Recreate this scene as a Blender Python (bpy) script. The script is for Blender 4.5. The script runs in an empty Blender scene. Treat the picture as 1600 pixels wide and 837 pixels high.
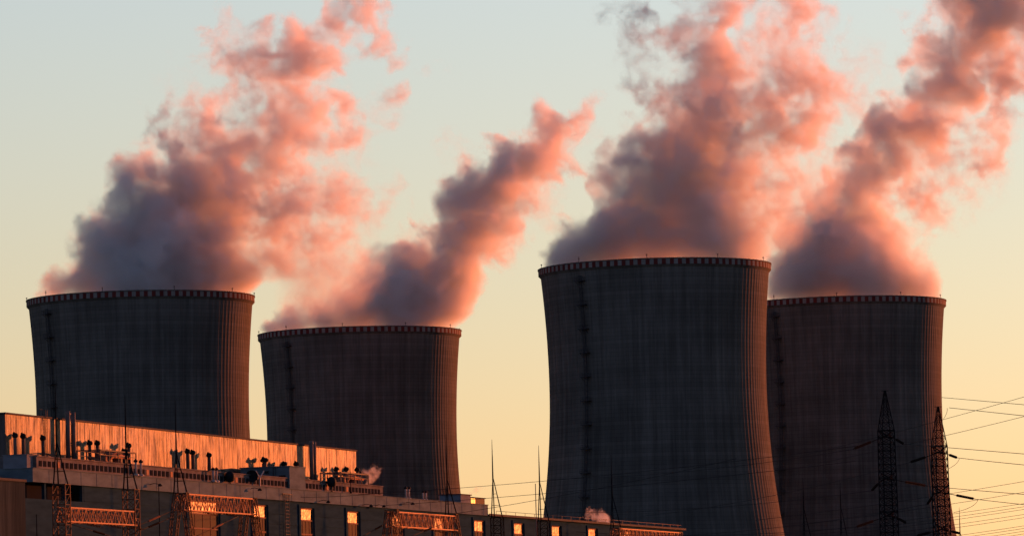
import bpy, bmesh, math, random
import numpy as np
from math import sin, cos, tan, atan, atan2, radians, pi, sqrt
from mathutils import Vector, Matrix

S = bpy.context.scene
COL = S.collection
random.seed(7)

# ---------------------------------------------------------------- camera
FPX = 7800.0                       # focal length in pixels of a 1600 px wide frame
ROLL = radians(1.5)
PITCH = atan(631.5 / FPX)
CAM_H = 18.0
_F = np.array([0, cos(PITCH), sin(PITCH)])
_R0 = np.array([1.0, 0, 0])
_U0 = np.array([0, -sin(PITCH), cos(PITCH)])
cd = bpy.data.cameras.new('camera')
cam = bpy.data.objects.new('camera', cd)
COL.objects.link(cam)
cd.sensor_width = 36.0
cd.lens = 36.0 * FPX / 1600.0
cd.clip_start = 5.0
cd.clip_end = 60000.0
_R = cos(ROLL) * _R0 - sin(ROLL) * _U0
_U = sin(ROLL) * _R0 + cos(ROLL) * _U0
cam.matrix_world = Matrix(((_R[0], _U[0], -_F[0], 0), (_R[1], _U[1], -_F[1], 0), (_R[2], _U[2], -_F[2], CAM_H), (0, 0, 0, 1)))
S.camera = cam


def at(x, y, Y):
    """World point on the line of sight of photo position (x, y), at distance Y."""
    dx, dy = x - 800.0, y - 418.5
    a = dx * cos(ROLL) - dy * sin(ROLL)
    b = dy * cos(ROLL) + dx * sin(ROLL)
    r = _F * FPX + _R0 * a - _U0 * b
    return Vector(np.array([0, 0, CAM_H]) + r * (Y / r[1]))


# ---------------------------------------------------------------- sky, sun, exposure
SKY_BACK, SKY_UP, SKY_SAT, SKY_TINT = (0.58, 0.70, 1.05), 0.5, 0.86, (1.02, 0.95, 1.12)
SUN_AZ = radians(42.0)             # from the view axis towards the right
SUN_EL = radians(3.5)
W = bpy.data.worlds.new('World')
S.world = W
W.use_nodes = True
wn = W.node_tree
wn.nodes.clear()


def build_sky():
    N, L = wn.nodes, wn.links
    out = N.new('ShaderNodeOutputWorld')
    bg = N.new('ShaderNodeBackground')
    L.new(bg.outputs[0], out.inputs[0])
    sky = N.new('ShaderNodeTexSky')
    sky.sky_type = 'NISHITA'
    sky.sun_disc = False
    sky.dust_density = 0.15
    sky.sun_elevation = SUN_EL
    sky.sun_rotation = SUN_AZ
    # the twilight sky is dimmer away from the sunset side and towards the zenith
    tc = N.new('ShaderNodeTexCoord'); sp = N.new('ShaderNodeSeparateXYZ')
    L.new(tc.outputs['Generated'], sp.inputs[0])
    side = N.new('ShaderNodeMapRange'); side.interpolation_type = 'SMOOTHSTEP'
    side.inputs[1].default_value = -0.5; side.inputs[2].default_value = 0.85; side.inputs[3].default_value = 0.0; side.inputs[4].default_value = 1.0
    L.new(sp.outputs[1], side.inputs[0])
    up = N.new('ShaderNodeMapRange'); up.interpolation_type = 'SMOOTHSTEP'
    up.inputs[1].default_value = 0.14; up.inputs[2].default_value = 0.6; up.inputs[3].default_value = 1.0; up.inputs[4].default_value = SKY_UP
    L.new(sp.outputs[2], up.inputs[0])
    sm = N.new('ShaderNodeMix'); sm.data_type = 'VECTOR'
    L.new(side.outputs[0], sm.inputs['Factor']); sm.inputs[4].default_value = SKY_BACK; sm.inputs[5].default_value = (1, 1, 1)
    hs = N.new('ShaderNodeHueSaturation'); hs.inputs['Saturation'].default_value = SKY_SAT
    L.new(sky.outputs[0], hs.inputs['Color'])
    tint = N.new('ShaderNodeVectorMath'); tint.operation = 'MULTIPLY'; tint.inputs[1].default_value = SKY_TINT
    L.new(hs.outputs[0], tint.inputs[0])
    # and bluer from a few degrees above the skyline
    ev = N.new('ShaderNodeMapRange'); ev.inputs[1].default_value = 0.035; ev.inputs[2].default_value = 0.135
    L.new(sp.outputs[2], ev.inputs[0])
    em = N.new('ShaderNodeMix'); em.data_type = 'VECTOR'
    L.new(ev.outputs[0], em.inputs['Factor']); em.inputs[4].default_value = (1.03, 0.935, 0.91); em.inputs[5].default_value = (1.26, 1.31, 1.39)
    et = N.new('ShaderNodeVectorMath'); et.operation = 'MULTIPLY'
    L.new(tint.outputs[0], et.inputs[0]); L.new(em.outputs[1], et.inputs[1])
    tint = et
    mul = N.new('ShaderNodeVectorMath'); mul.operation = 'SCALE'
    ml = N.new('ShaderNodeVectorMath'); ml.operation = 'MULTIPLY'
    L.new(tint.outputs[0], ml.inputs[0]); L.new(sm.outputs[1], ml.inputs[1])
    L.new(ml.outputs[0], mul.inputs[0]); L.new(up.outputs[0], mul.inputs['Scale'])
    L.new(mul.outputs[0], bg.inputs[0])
    bg.inputs[1].default_value = 0.1
    return sky, bg


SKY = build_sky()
sun_d = bpy.data.lights.new('sun', 'SUN')
sun_d.energy = 4.6
sun_d.color = (1.0, 0.205, 0.045)
sun_d.angle = radians(0.5)
sun = bpy.data.objects.new('sun', sun_d)
COL.objects.link(sun)
_sd = Vector((sin(SUN_AZ) * cos(SUN_EL), cos(SUN_AZ) * cos(SUN_EL), sin(SUN_EL)))
sun.rotation_euler = _sd.to_track_quat('Z', 'Y').to_euler()
sun.location = (400, 400, 400)
S.view_settings.view_transform = 'Standard'
S.view_settings.look = 'None'
S.view_settings.gamma = 1.0
S.view_settings.exposure = 0.75
S.view_settings.use_curve_mapping = False
cy = S.cycles
cy.max_bounces = 8
cy.volume_bounces = 3
cy.transparent_max_bounces = 64
cy.use_adaptive_sampling = True
cy.adaptive_threshold = 0.03
cy.use_denoising = True
cy.volume_max_steps = 1024
# ---------------------------------------------------------------- helpers
def tag(o, label=None, cat=None, group=None, kind=None):
    if label: o['label'] = label
    if cat: o['category'] = cat
    if group: o['group'] = group
    if kind: o['kind'] = kind
    return o


def empty(name, loc, rz=0.0, label=None, cat=None, group=None):
    o = bpy.data.objects.new(name, None)
    COL.objects.link(o)
    o.location = loc
    o.rotation_euler = (0, 0, rz)
    return tag(o, label, cat, group)


class MB:
    """Collects boxes, bars and sheets and links them as one mesh object."""
    def __init__(self):
        self.v, self.f, self.m, self.cur, self.sm = [], [], [], 0, []

    def face(self, idx, smooth=False):
        self.f.append(idx); self.m.append(self.cur); self.sm.append(smooth)

    def box(self, x0, x1, y0, y1, z0, z1):
        b = len(self.v)
        self.v += [(x, y, z) for z in (z0, z1) for y in (y0, y1) for x in (x0, x1)]
        for q in ((0, 2, 3, 1), (4, 5, 7, 6), (0, 1, 5, 4), (2, 6, 7, 3), (0, 4, 6, 2), (1, 3, 7, 5)):
            self.face([b + i for i in q])
        return self

    def bar(self, p, q, r, n=4, r2=None, smooth=False):
        p, q = Vector(p), Vector(q)
        d = (q - p)
        if d.length < 1e-6: return self
        d.normalize()
        a = d.cross(Vector((0, 0, 1)) if abs(d.z) < 0.95 else Vector((1, 0, 0))).normalized()
        c = d.cross(a)
        b = len(self.v)
        for o, rr in ((p, r), (q, r if r2 is None else r2)):
            for i in range(n):
                t = 2 * pi * (i + 0.5) / n
                self.v.append(tuple(o + a * (rr * cos(t)) + c * (rr * sin(t))))
        for i in range(n):
            j = (i + 1) % n
            self.face([b + i, b + j, b + n + j, b + n + i], smooth)
        self.face([b + i for i in range(n)][::-1]); self.face([b + n + i for i in range(n)])
        return self

    def path(self, pts, r, n=5, smooth=True):
        """One tube through the points; r a number or a list."""
        P = [Vector(p) for p in pts]
        R = r if isinstance(r, (list, tuple)) else [r] * len(P)
        b = len(self.v)
        for i, p in enumerate(P):
            d = (P[min(i + 1, len(P) - 1)] - P[max(i - 1, 0)]).normalized()
            a = d.cross(Vector((0, 0, 1)) if abs(d.z) < 0.95 else Vector((1, 0, 0))).normalized()
            c = d.cross(a)
            for k in range(n):
                t = 2 * pi * k / n
                self.v.append(tuple(p + a * (R[i] * cos(t)) + c * (R[i] * sin(t))))
        for i in range(len(P) - 1):
            for k in range(n):
                l = (k + 1) % n
                self.face([b + i * n + k, b + i * n + l, b + (i + 1) * n + l, b + (i + 1) * n + k], smooth)
        self.face([b + k for k in range(n)][::-1]); self.face([b + (len(P) - 1) * n + k for k in range(n)])
        return self

    def lathe(self, prof, cx=0, cy=0, n=24, smooth=True):
        b = len(self.v)
        for r, z in prof:
            for k in range(n):
                t = 2 * pi * k / n
                self.v.append((cx + r * cos(t), cy + r * sin(t), z))
        for i in range(len(prof) - 1):
            for k in range(n):
                l = (k + 1) % n
                self.face([b + i * n + k, b + i * n + l, b + (i + 1) * n + l, b + (i + 1) * n + k], smooth)
        return self

    def lattice(self, p, q, w, step, rc, rd, w2=None, side=(1, 0, 0), xx=True):
        """Square lattice strut from p to q, width w (w2 at q), with crossing braces."""
        p, q = Vector(p), Vector(q)
        d = q - p; L = d.length; d.normalize()
        a = Vector(side); a = (a - d * a.dot(d)).normalized()
        c = d.cross(a)
        w2 = w if w2 is None else w2
        n = max(1, int(round(L / step)))
        rings = []
        for i in range(n + 1):
            t = i / n
            h = (w + (w2 - w) * t) / 2
            o = p + (q - p) * t
            rings.append([o + a * (sx * h) + c * (sy * h) for sx, sy in ((-1, -1), (1, -1), (1, 1), (-1, 1))])
        for k in range(4):
            self.bar(rings[0][k], rings[-1][k], rc)
        for i in range(n):
            for k in range(4):
                l = (k + 1) % 4
                if xx or i % 2 == 0: self.bar(rings[i][k], rings[i + 1][l], rd, 3)
                if xx or i % 2 == 1: self.bar(rings[i][l], rings[i + 1][k], rd, 3)
                if i: self.bar(rings[i][k], rings[i][l], rd, 3)
        for k in range(4):
            self.bar(rings[0][k], rings[0][(k + 1) % 4], rc * 0.8); self.bar(rings[-1][k], rings[-1][(k + 1) % 4], rc * 0.8)
        return self

    def build(self, name, mats, parent=None):
        me = bpy.data.meshes.new(name)
        me.from_pydata([tuple(v) for v in self.v], [], self.f)
        if not isinstance(mats, (list, tuple)): mats = [mats]
        for m in mats: me.materials.append(m)
        me.polygons.foreach_set('material_index', self.m)
        me.polygons.foreach_set('use_smooth', self.sm)
        me.update()
        o = bpy.data.objects.new(name, me)
        COL.objects.link(o)
        if parent is not None: o.parent = parent
        return o


def copy_tree(o, parent=None):
    c = o.copy(); COL.objects.link(c)
    if parent is not None: c.parent = parent
    for ch in o.children: copy_tree(ch, c)
    return c


# ---------------------------------------------------------------- materials
def mat(name, base, rough=0.8, metal=0.0, spec=0.08):
    m = bpy.data.materials.new(name); m.use_nodes = True
    p = m.node_tree.nodes['Principled BSDF']
    p.inputs['Base Color'].default_value = (*base, 1)
    p.inputs['Roughness'].default_value = rough
    p.inputs['Metallic'].default_value = metal
    p.inputs['Specular IOR Level'].default_value = spec
    return m


def vary(m, scale=(1, 1, 1), lo=0.75, hi=1.2, nscale=1.0, detail=6, coord='Object', bump=0.0, bdist=0.1, rough=None):
    """Multiply a material's base colour by stretched noise (stains, weathering)."""
    nt = m.node_tree; N = nt.nodes.new; L = nt.links.new
    p = nt.nodes['Principled BSDF']
    tc = N('ShaderNodeTexCoord'); mp = N('ShaderNodeMapping'); mp.inputs['Scale'].default_value = scale
    L(tc.outputs[coord], mp.inputs[0])
    no = N('ShaderNodeTexNoise'); no.inputs['Scale'].default_value = nscale; no.inputs['Detail'].default_value = detail
    no.inputs['Roughness'].default_value = 0.65
    L(mp.outputs[0], no.inputs['Vector'])
    mr = N('ShaderNodeMapRange'); mr.inputs['From Min'].default_value = 0.3; mr.inputs['From Max'].default_value = 0.7
    mr.inputs['To Min'].default_value = lo; mr.inputs['To Max'].default_value = hi
    L(no.outputs[0], mr.inputs[0])
    mx = N('ShaderNodeVectorMath'); mx.operation = 'SCALE'
    col = p.inputs['Base Color']
    if col.is_linked: L(col.links[0].from_socket, mx.inputs[0])
    else: mx.inputs[0].default_value = col.default_value[:3]
    L(mr.outputs[0], mx.inputs['Scale'])
    L(mx.outputs[0], col)
    if bump:
        b = N('ShaderNodeBump'); b.inputs['Strength'].default_value = bump; b.inputs['Distance'].default_value = bdist
        L(no.outputs[0], b.inputs['Height']); L(b.outputs[0], p.inputs['Normal'])
    if rough:
        r = N('ShaderNodeMapRange'); r.inputs['To Min'].default_value = rough[0]; r.inputs['To Max'].default_value = rough[1]
        L(no.outputs[0], r.inputs[0]); L(r.outputs[0], p.inputs['Roughness'])
    return m


def concrete_shell():
    """Weathered tower concrete: streaks run down the shell, lift joints every 1.4 m, shutter panels differ a little."""
    m = mat('shell_concrete', (0.112, 0.108, 0.098), 0.95, 0, 0.05)
    nt = m.node_tree; N = nt.nodes.new; L = nt.links.new
    p = nt.nodes['Principled BSDF']

    def M(op, a, b=None):
        n = N('ShaderNodeMath'); n.operation = op
        for i, v in enumerate((a, b)):
            if v is None: continue
            if isinstance(v, (int, float)): n.inputs[i].default_value = v
            else: L(v, n.inputs[i])
        return n.outputs[0]
    tc = N('ShaderNodeTexCoord'); sp = N('ShaderNodeSeparateXYZ'); L(tc.outputs['Object'], sp.inputs[0])
    nrm = N('ShaderNodeVectorMath'); nrm.operation = 'NORMALIZE'
    c0 = N('ShaderNodeCombineXYZ'); L(sp.outputs[0], c0.inputs[0]); L(sp.outputs[1], c0.inputs[1]); L(c0.outputs[0], nrm.inputs[0])
    s2 = N('ShaderNodeSeparateXYZ'); L(nrm.outputs[0], s2.inputs[0])

    def cyl(kr, kz):
        c = N('ShaderNodeCombineXYZ')
        L(M('MULTIPLY', s2.outputs[0], kr), c.inputs[0]); L(M('MULTIPLY', s2.outputs[1], kr), c.inputs[1]); L(M('MULTIPLY', sp.outputs[2], kz), c.inputs[2])
        return c.outputs[0]

    def noise(vec, scale, det, a, b, lo, hi):
        n = N('ShaderNodeTexNoise'); n.inputs['Scale'].default_value = scale; n.inputs['Detail'].default_value = det; n.inputs['Roughness'].default_value = 0.62
        L(vec, n.inputs['Vector'])
        r = N('ShaderNodeMapRange'); r.inputs[1].default_value = a; r.inputs[2].default_value = b; r.inputs[3].default_value = lo; r.inputs[4].default_value = hi
        L(n.outputs[0], r.inputs[0])
        return r.outputs[0]
    streak = noise(cyl(40, 0.028), 0.55, 7, 0.34, 0.68, 0.72, 1.2)
    fine = noise(cyl(40, 0.05), 2.2, 5, 0.3, 0.7, 0.84, 1.14)
    blot = noise(cyl(40, 1.0), 0.045, 5, 0.35, 0.7, 0.75, 1.2)
    # lift joints
    lj = M('FRACT', M('MULTIPLY', sp.outputs[2], 1 / 1.4))
    joint = M('ADD', 0.72, M('MULTIPLY', M('GREATER_THAN', lj, 0.1), 0.28))
    lift = N('ShaderNodeTexWhiteNoise'); lift.noise_dimensions = '1D'
    L(M('FLOOR', M('MULTIPLY', sp.outputs[2], 1 / 1.4)), lift.inputs['W'])
    lv = M('ADD', 0.9, M('MULTIPLY', lift.outputs['Value'], 0.2))
    k = M('MULTIPLY', M('MULTIPLY', M('MULTIPLY', streak, fine), M('MULTIPLY', blot, joint)), lv)
    mx = N('ShaderNodeVectorMath'); mx.operation = 'SCALE'; mx.inputs[0].default_value = (0.112, 0.108, 0.098)
    L(k, mx.inputs['Scale']); L(mx.outputs[0], p.inputs['Base Color'])
    return m


M_SHELL = concrete_shell()
M_RIM_W = vary(mat('rim_white_paint', (0.23, 0.22, 0.21), 0.95), (1, 1, 0.3), 0.55, 1.1, 0.5)
M_RIM_R = vary(mat('rim_red_paint', (0.13, 0.03, 0.025), 0.95), (1, 1, 0.3), 0.6, 1.15, 0.5)
M_STEEL_D = vary(mat('dark_steel', (0.05, 0.05, 0.055), 0.7), (1, 1, 1), 0.7, 1.2, 1.0)
M_GALV = vary(mat('galvanised_steel', (0.34, 0.33, 0.32), 0.5, 0.25, 0.5), (1, 1, 1), 0.6, 1.2, 0.8)
M_RUST = vary(mat('rusty_steel', (0.24, 0.10, 0.06), 0.75), (1, 1, 1), 0.6, 1.3, 0.8)

# ---------------------------------------------------------------- ground
g = MB()
for X0, X1, Y0, Y1 in ((-9000, 9000, -1500, 20000),):
    b = len(g.v); g.v += [(X0, Y0, 0), (X1, Y0, 0), (X1, Y1, 0), (X0, Y1, 0)]; g.face([b, b + 1, b + 2, b + 3])
M_GROUND = vary(mat('ground_grass', (0.06, 0.065, 0.035), 0.95), (1, 1, 1), 0.6, 1.3, 0.02, 8)
tag(g.build('ground', M_GROUND), 'flat dark grassy ground under the power station', kind='structure')

# ---------------------------------------------------------------- cooling towers
NRIB = 132


def shell_radius(z):
    """Radius of the hyperbolic shell at height z (top of the tower at 155 m)."""
    c = 118.0 if z > 113 else 104.0
    return 38.05 * sqrt(1 + ((z - 113) / c) ** 2)


def make_shell():
    zs = [0, 12, 24, 36, 48] + [56 + 3.2 * i for i in range(31)]
    zs = [z for z in zs if z < 152.6] + [152.6]
    per = 8
    n = NRIB * per
    prof = [0.0, 0.0, 0.0, 0.0, 0.0, 0.07, 0.1, 0.07]
    v, f = [], []
    for z in zs:
        r = shell_radius(z)
        for k in range(n):
            t = 2 * pi * k / n
            rr = r + prof[k % per]
            v.append((rr * cos(t), rr * sin(t), z))
    for i in range(len(zs) - 1):
        for k in range(n):
            l = (k + 1) % n
            f.append((i * n + k, i * n + l, (i + 1) * n + l, (i + 1) * n + k))
    # inner face
    m = 96
    b = len(v)
    zi = zs[::4] + ([zs[-1]] if zs[::4][-1] != zs[-1] else [])
    for z in zi:
        r = shell_radius(z) - 0.9
        for k in range(m):
            t = 2 * pi * k / m
            v.append((r * cos(t), r * sin(t), z))
    for i in range(len(zi) - 1):
        for k in range(m):
            l = (k + 1) % m
            f.append((b + i * m + k, b + (i + 1) * m + k, b + (i + 1) * m + l, b + i * m + l))
    me = bpy.data.meshes.new('shell'); me.from_pydata(v, [], f)
    me.materials.append(M_SHELL)
    me.polygons.foreach_set('use_smooth', [True] * len(f))
    return me


def make_rim():
    """The thick top ring: a flared soffit, a band of red and white painted fields and a walkway slab on top."""
    r = MB()
    n = 184                                   # painted fields round the ring
    rings = [(shell_radius(152.0) - 0.6, 151.2), (40.55, 152.3), (41.0, 152.75), (41.0, 154.6), (41.2, 154.62), (41.2, 155.0), (39.6, 155.0), (39.6, 151.5)]
    b = 0
    sub = 2
    for R, z in rings:
        for k in range(n * sub):
            t = 2 * pi * k / (n * sub)
            r.v.append((R * cos(t), R * sin(t), z))
    N_ = n * sub
    for i in range(len(rings) - 1):
        for k in range(N_):
            l = (k + 1) % N_
            r.cur = (1 + (k // sub) % 2) if i in (2,) else 0
            r.face([i * N_ + k, i * N_ + l, (i + 1) * N_ + l, (i + 1) * N_ + k])
    return r


SHELL_ME = make_shell()
rim_mb = make_rim()


def ladder_mb(ang):
    """Caged ladder up the shell with landings, at angle ang round the axis."""
    L_ = MB()
    zs = [20 + i * 2.1 for i in range(int((151 - 20) / 2.1) + 1)]
    e = Vector((cos(ang), sin(ang), 0)); t = Vector((-sin(ang), cos(ang), 0))
    pos = lambda z, o, s: e * (shell_radius(z) + o) + t * s + Vector((0, 0, z))
    for s, o in ((-0.35, 0.5), (0.35, 0.5), (-0.55, 1.0), (0.55, 1.0), (0.0, 1.45)):
        L_.path([pos(z, o, s) for z in zs], 0.09, 4, False)
    for z in zs:
        L_.bar(pos(z, 0.1, -0.35), pos(z, 0.5, -0.35), 0.06); L_.bar(pos(z, 0.1, 0.35), pos(z, 0.5, 0.35), 0.06)
        q = [pos(z, 0.5, -0.35), pos(z, 1.0, -0.55), pos(z, 1.45, 0), pos(z, 1.0, 0.55), pos(z, 0.5, 0.35)]
        for i in range(4): L_.bar(q[i], q[i + 1], 0.06, 3)
    return L_


def landing_mb(ang, z):
    L_ = MB()
    e = Vector((cos(ang), sin(ang), 0)); t = Vector((-sin(ang), cos(ang), 0))
    pos = lambda o, s, dz: e * (shell_radius(z) + o) + t * s + Vector((0, 0, z + dz))
    b = len(L_.v)
    for dz in (-0.15, 0.15):
        L_.v += [tuple(pos(o, s, dz)) for o, s in ((0.25, -1.9), (1.9, -1.9), (1.9, 1.9), (0.25, 1.9))]
    for q in ((0, 3, 2, 1), (4, 5, 6, 7), (0, 1, 5, 4), (1, 2, 6, 5), (2, 3, 7, 6), (3, 0, 4, 7)): L_.face([b + i for i in q])
    for s in (-1.85, -0.6, 0.6, 1.85):
        L_.bar(pos(1.85, s, 0.1), pos(1.85, s, 1.25), 0.06)
    for dz in (0.7, 1.25):
        L_.bar(pos(1.85, -1.85, dz), pos(1.85, 1.85, dz), 0.06); L_.bar(pos(0.3, -1.85, dz), pos(1.85, -1.85, dz), 0.06); L_.bar(pos(0.3, 1.85, dz), pos(1.85, 1.85, dz), 0.06)
    L_.bar(pos(0.2, -1.4, -1.5), pos(1.8, -1.4, -0.1), 0.07); L_.bar(pos(0.2, 1.4, -1.5), pos(1.8, 1.4, -0.1), 0.07)
    return L_


def cooling_tower(x, y, top, lad, label):
    root = empty('cooling_tower', (x, y, top - 155.0), 0, label, 'cooling tower', 'four concrete cooling towers')
    o = bpy.data.objects.new('shell', SHELL_ME); COL.objects.link(o); o.parent = root
    rm = rim_mb.build('painted_rim', [M_SHELL, M_RIM_W, M_RIM_R], root)
    ang = -pi / 2 + lad
    ld = ladder_mb(ang).build('ladder', M_STEEL_D, root)
    z = 148.5
    while z > 30:
        landing_mb(ang, z).build('landing', M_STEEL_D, ld); z -= 8.3
    for k in range(10):
        t = -pi / 2 + lad + 2 * pi * k / 10
        p = MB().bar((40.9 * cos(t), 40.9 * sin(t), 155.0), (40.9 * cos(t), 40.9 * sin(t), 156.1 if k else 156.9), 0.09, 5)
        p.box(40.9 * cos(t) - 0.22, 40.9 * cos(t) + 0.22, 40.9 * sin(t) - 0.22, 40.9 * sin(t) + 0.22, 155.9, 156.3)
        p.build('warning_light', M_STEEL_D, root)
    return root


TW = [(-134.07, 1793.6, 155.6, -0.887), (-62.09, 2007.5, 155.9, -0.763), (50.19, 1753.3, 158.9, -0.72), (125.97, 1921.9, 156.5, -0.716)]
cooling_tower(*TW[0], 'concrete cooling tower standing behind the long orange lit hall, leftmost of the four')
cooling_tower(*TW[1], 'smallest looking cooling tower with a bright orange lit right edge above the roof')
cooling_tower(*TW[2], 'largest cooling tower standing alone in front, its right edge overlapping another tower')
cooling_tower(*TW[3], 'cooling tower partly hidden by the large front tower, behind the two lattice pylons')
# ---------------------------------------------------------------- the hall and its yard share one direction
HA = radians(73.0)                              # the long hall recedes at 73 degrees from the picture plane
HD = Vector((cos(HA), sin(HA), 0)); HN = Vector((sin(HA), -cos(HA), 0))
P0 = at(51, 731, 700.0)
P0.z = 0
CAMP = Vector((0, 0, CAM_H))


def hw(u, w, z):
    """World point: u metres along the hall, w metres out from its long wall, z up."""
    return P0 + HD * u + HN * w + Vector((0, 0, z))


def on(x, y, w):
    """(u, z) where the line of sight of photo position (x, y) meets the vertical plane w metres out from the wall."""
    r = at(x, y, 700.0) - CAMP
    t = (hw(0, w, 0) - CAMP).dot(HN) / r.dot(HN)
    p = CAMP + r * t - P0
    return p.dot(HD), p.z


def yard(name, u, w, z, label, cat, group=None):
    """A thing standing in the hall's own frame: local x along the hall, local y towards it (w = -y)."""
    return empty(name, hw(u, w, z), HA, label, cat, group)


# materials of the hall
def corrugated(name, base, rough, metal, pitch=0.32, amp=0.6, lo=0.6, hi=1.15, spec=0.5, patch=None):
    m = mat(name, base, rough, metal, spec)
    vary(m, (0.9, 0.9, 0.10), lo, hi, 0.8, 7)
    nt = m.node_tree; N = nt.nodes.new; L = nt.links.new
    p = nt.nodes['Principled BSDF']
    tc = N('ShaderNodeTexCoord'); sp = N('ShaderNodeSeparateXYZ'); L(tc.outputs['Object'], sp.inputs[0])
    w1 = N('ShaderNodeMath'); w1.operation = 'ADD'; L(sp.outputs[0], w1.inputs[0]); L(sp.outputs[1], w1.inputs[1])
    w2 = N('ShaderNodeMath'); w2.operation = 'MULTIPLY'; L(w1.outputs[0], w2.inputs[0]); w2.inputs[1].default_value = 2 * pi / pitch
    w3 = N('ShaderNodeMath'); w3.operation = 'SINE'; L(w2.outputs[0], w3.inputs[0])
    vary(m, (0.05, 0.05, 0.02), patch[0], patch[1], 1.6, 3) if patch else None
    # panels differ a little in colour and tilt
    pn = N('ShaderNodeMath'); pn.operation = 'MULTIPLY'; L(w1.outputs[0], pn.inputs[0]); pn.inputs[1].default_value = 1 / 1.05
    pf = N('ShaderNodeMath'); pf.operation = 'FLOOR'; L(pn.outputs[0], pf.inputs[0])
    wn_ = N('ShaderNodeTexWhiteNoise'); wn_.noise_dimensions = '1D'; L(pf.outputs[0], wn_.inputs['W'])
    mr = N('ShaderNodeMapRange'); mr.inputs[3].default_value = 0.72; mr.inputs[4].default_value = 1.15; L(wn_.outputs['Value'], mr.inputs[0])
    sc = N('ShaderNodeVectorMath'); sc.operation = 'SCALE'
    col = p.inputs['Base Color']; L(col.links[0].from_socket, sc.inputs[0]); L(mr.outputs[0], sc.inputs['Scale']); L(sc.outputs[0], col)
    no = N('ShaderNodeTexNoise'); no.inputs['Scale'].default_value = 1.6; no.inputs['Detail'].default_value = 5
    mp = N('ShaderNodeMapping'); mp.inputs['Scale'].default_value = (1.4, 1.4, 0.5); L(tc.outputs['Object'], mp.inputs[0]); L(mp.outputs[0], no.inputs['Vector'])
    h = N('ShaderNodeMath'); h.operation = 'MULTIPLY_ADD'; L(w3.outputs[0], h.inputs[0]); h.inputs[1].default_value = 0.5; L(no.outputs[0], h.inputs[2])
    b = N('ShaderNodeBump'); b.inputs['Strength'].default_value = amp; b.inputs['Distance'].default_value = 0.06
    L(h.outputs[0], b.inputs['Height']); L(b.outputs[0], p.inputs['Normal'])
    return m


def mottle_gloss(m, scale, lo, hi, f0=0.35, f1=0.68):
    """Gloss that comes and goes over a sheet: dull, dirty and cleaner runs."""
    nt = m.node_tree; N = nt.nodes.new; L = nt.links.new
    tc = N('ShaderNodeTexCoord'); mp = N('ShaderNodeMapping'); mp.inputs['Scale'].default_value = scale
    L(tc.outputs['Object'], mp.inputs[0])
    no = N('ShaderNodeTexNoise'); no.inputs['Scale'].default_value = 1.0; no.inputs['Detail'].default_value = 8; no.inputs['Roughness'].default_value = 0.7
    L(mp.outputs[0], no.inputs['Vector'])
    r = N('ShaderNodeMapRange'); r.inputs[1].default_value = f0; r.inputs[2].default_value = f1; r.inputs[3].default_value = lo; r.inputs[4].default_value = hi
    L(no.outputs[0], r.inputs[0]); L(r.outputs[0], nt.nodes['Principled BSDF'].inputs['Specular IOR Level'])


M_CLAD = corrugated('sheet_metal_cladding', (0.13, 0.115, 0.11), 0.45, 0.0, lo=0.2, hi=1.5, spec=0.07, patch=(0.25, 1.3))
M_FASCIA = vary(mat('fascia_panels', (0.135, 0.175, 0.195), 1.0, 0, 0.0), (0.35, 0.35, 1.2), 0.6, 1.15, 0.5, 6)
M_WALL = vary(mat('wall_panels', (0.024, 0.052, 0.076), 1.0, 0, 0.0), (0.25, 0.25, 1.6), 0.7, 1.2, 0.6, 6)  # dark blue base stands in for shade on the long wall
M_DARK = mat('dark_opening', (0.018, 0.019, 0.022), 1.0, 0, 0.0)
M_ROOF = vary(mat('roof_felt', (0.05, 0.05, 0.055), 0.9), (1, 1, 1), 0.7, 1.2, 0.4)
M_BLUE = vary(mat('pale_blue_panel', (0.17, 0.185, 0.21), 0.9, 0, 0.0), (0.5, 0.5, 1), 0.7, 1.15, 0.7)
M_BROWN = corrugated('brown_sheet_wall', (0.045, 0.058, 0.064), 1.0, 0.0, 0.5, 0.25, spec=0.0)
M_PLINTH = vary(mat('plinth_paint', (0.15, 0.14, 0.14), 1.0, 0, 0.0), (0.6, 0.6, 1), 0.6, 1.2, 0.8)
M_BLACK = vary(mat('black_rubber_cowl', (0.016, 0.016, 0.018), 0.75), (1, 1, 1), 0.7, 1.3, 1.0)
M_PIPE = vary(mat('pipe_paint', (0.16, 0.12, 0.11), 0.6), (1, 1, 0.4), 0.6, 1.2, 1.0)
M_PIPE_L = vary(mat('pale_pipe_paint', (0.5, 0.44, 0.4), 0.6), (1, 1, 0.4), 0.7, 1.1, 1.0)
M_GLASSR = mat('window_glass', (0.03, 0.03, 0.03), 0.3, 0.0, 0.025)
_nt = M_GLASSR.node_tree
_tc = _nt.nodes.new('ShaderNodeTexCoord'); _no = _nt.nodes.new('ShaderNodeTexNoise'); _no.inputs['Scale'].default_value = 1.1; _no.inputs['Detail'].default_value = 3
_nt.links.new(_tc.outputs['Object'], _no.inputs['Vector'])
_b = _nt.nodes.new('ShaderNodeBump'); _b.inputs['Strength'].default_value = 0.5; _b.inputs['Distance'].default_value = 0.12
_nt.links.new(_no.outputs[0], _b.inputs['Height']); _nt.links.new(_b.outputs[0], _nt.nodes['Principled BSDF'].inputs['Normal'])
M_GLASSR.node_tree.nodes['Principled BSDF'].inputs['Specular Tint'].default_value = (1.0, 0.27, 0.05, 1)  # orange sunset reflection put into the specular tint
M_CLAD.node_tree.nodes['Principled BSDF'].inputs['Specular Tint'].default_value = (1.0, 0.6, 0.42, 1)  # tint reddens the sheen, sunset colour put into the cladding
mottle_gloss(M_CLAD, (1.7, 1.7, 0.2), 0.006, 0.17, 0.40, 0.70)
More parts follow.
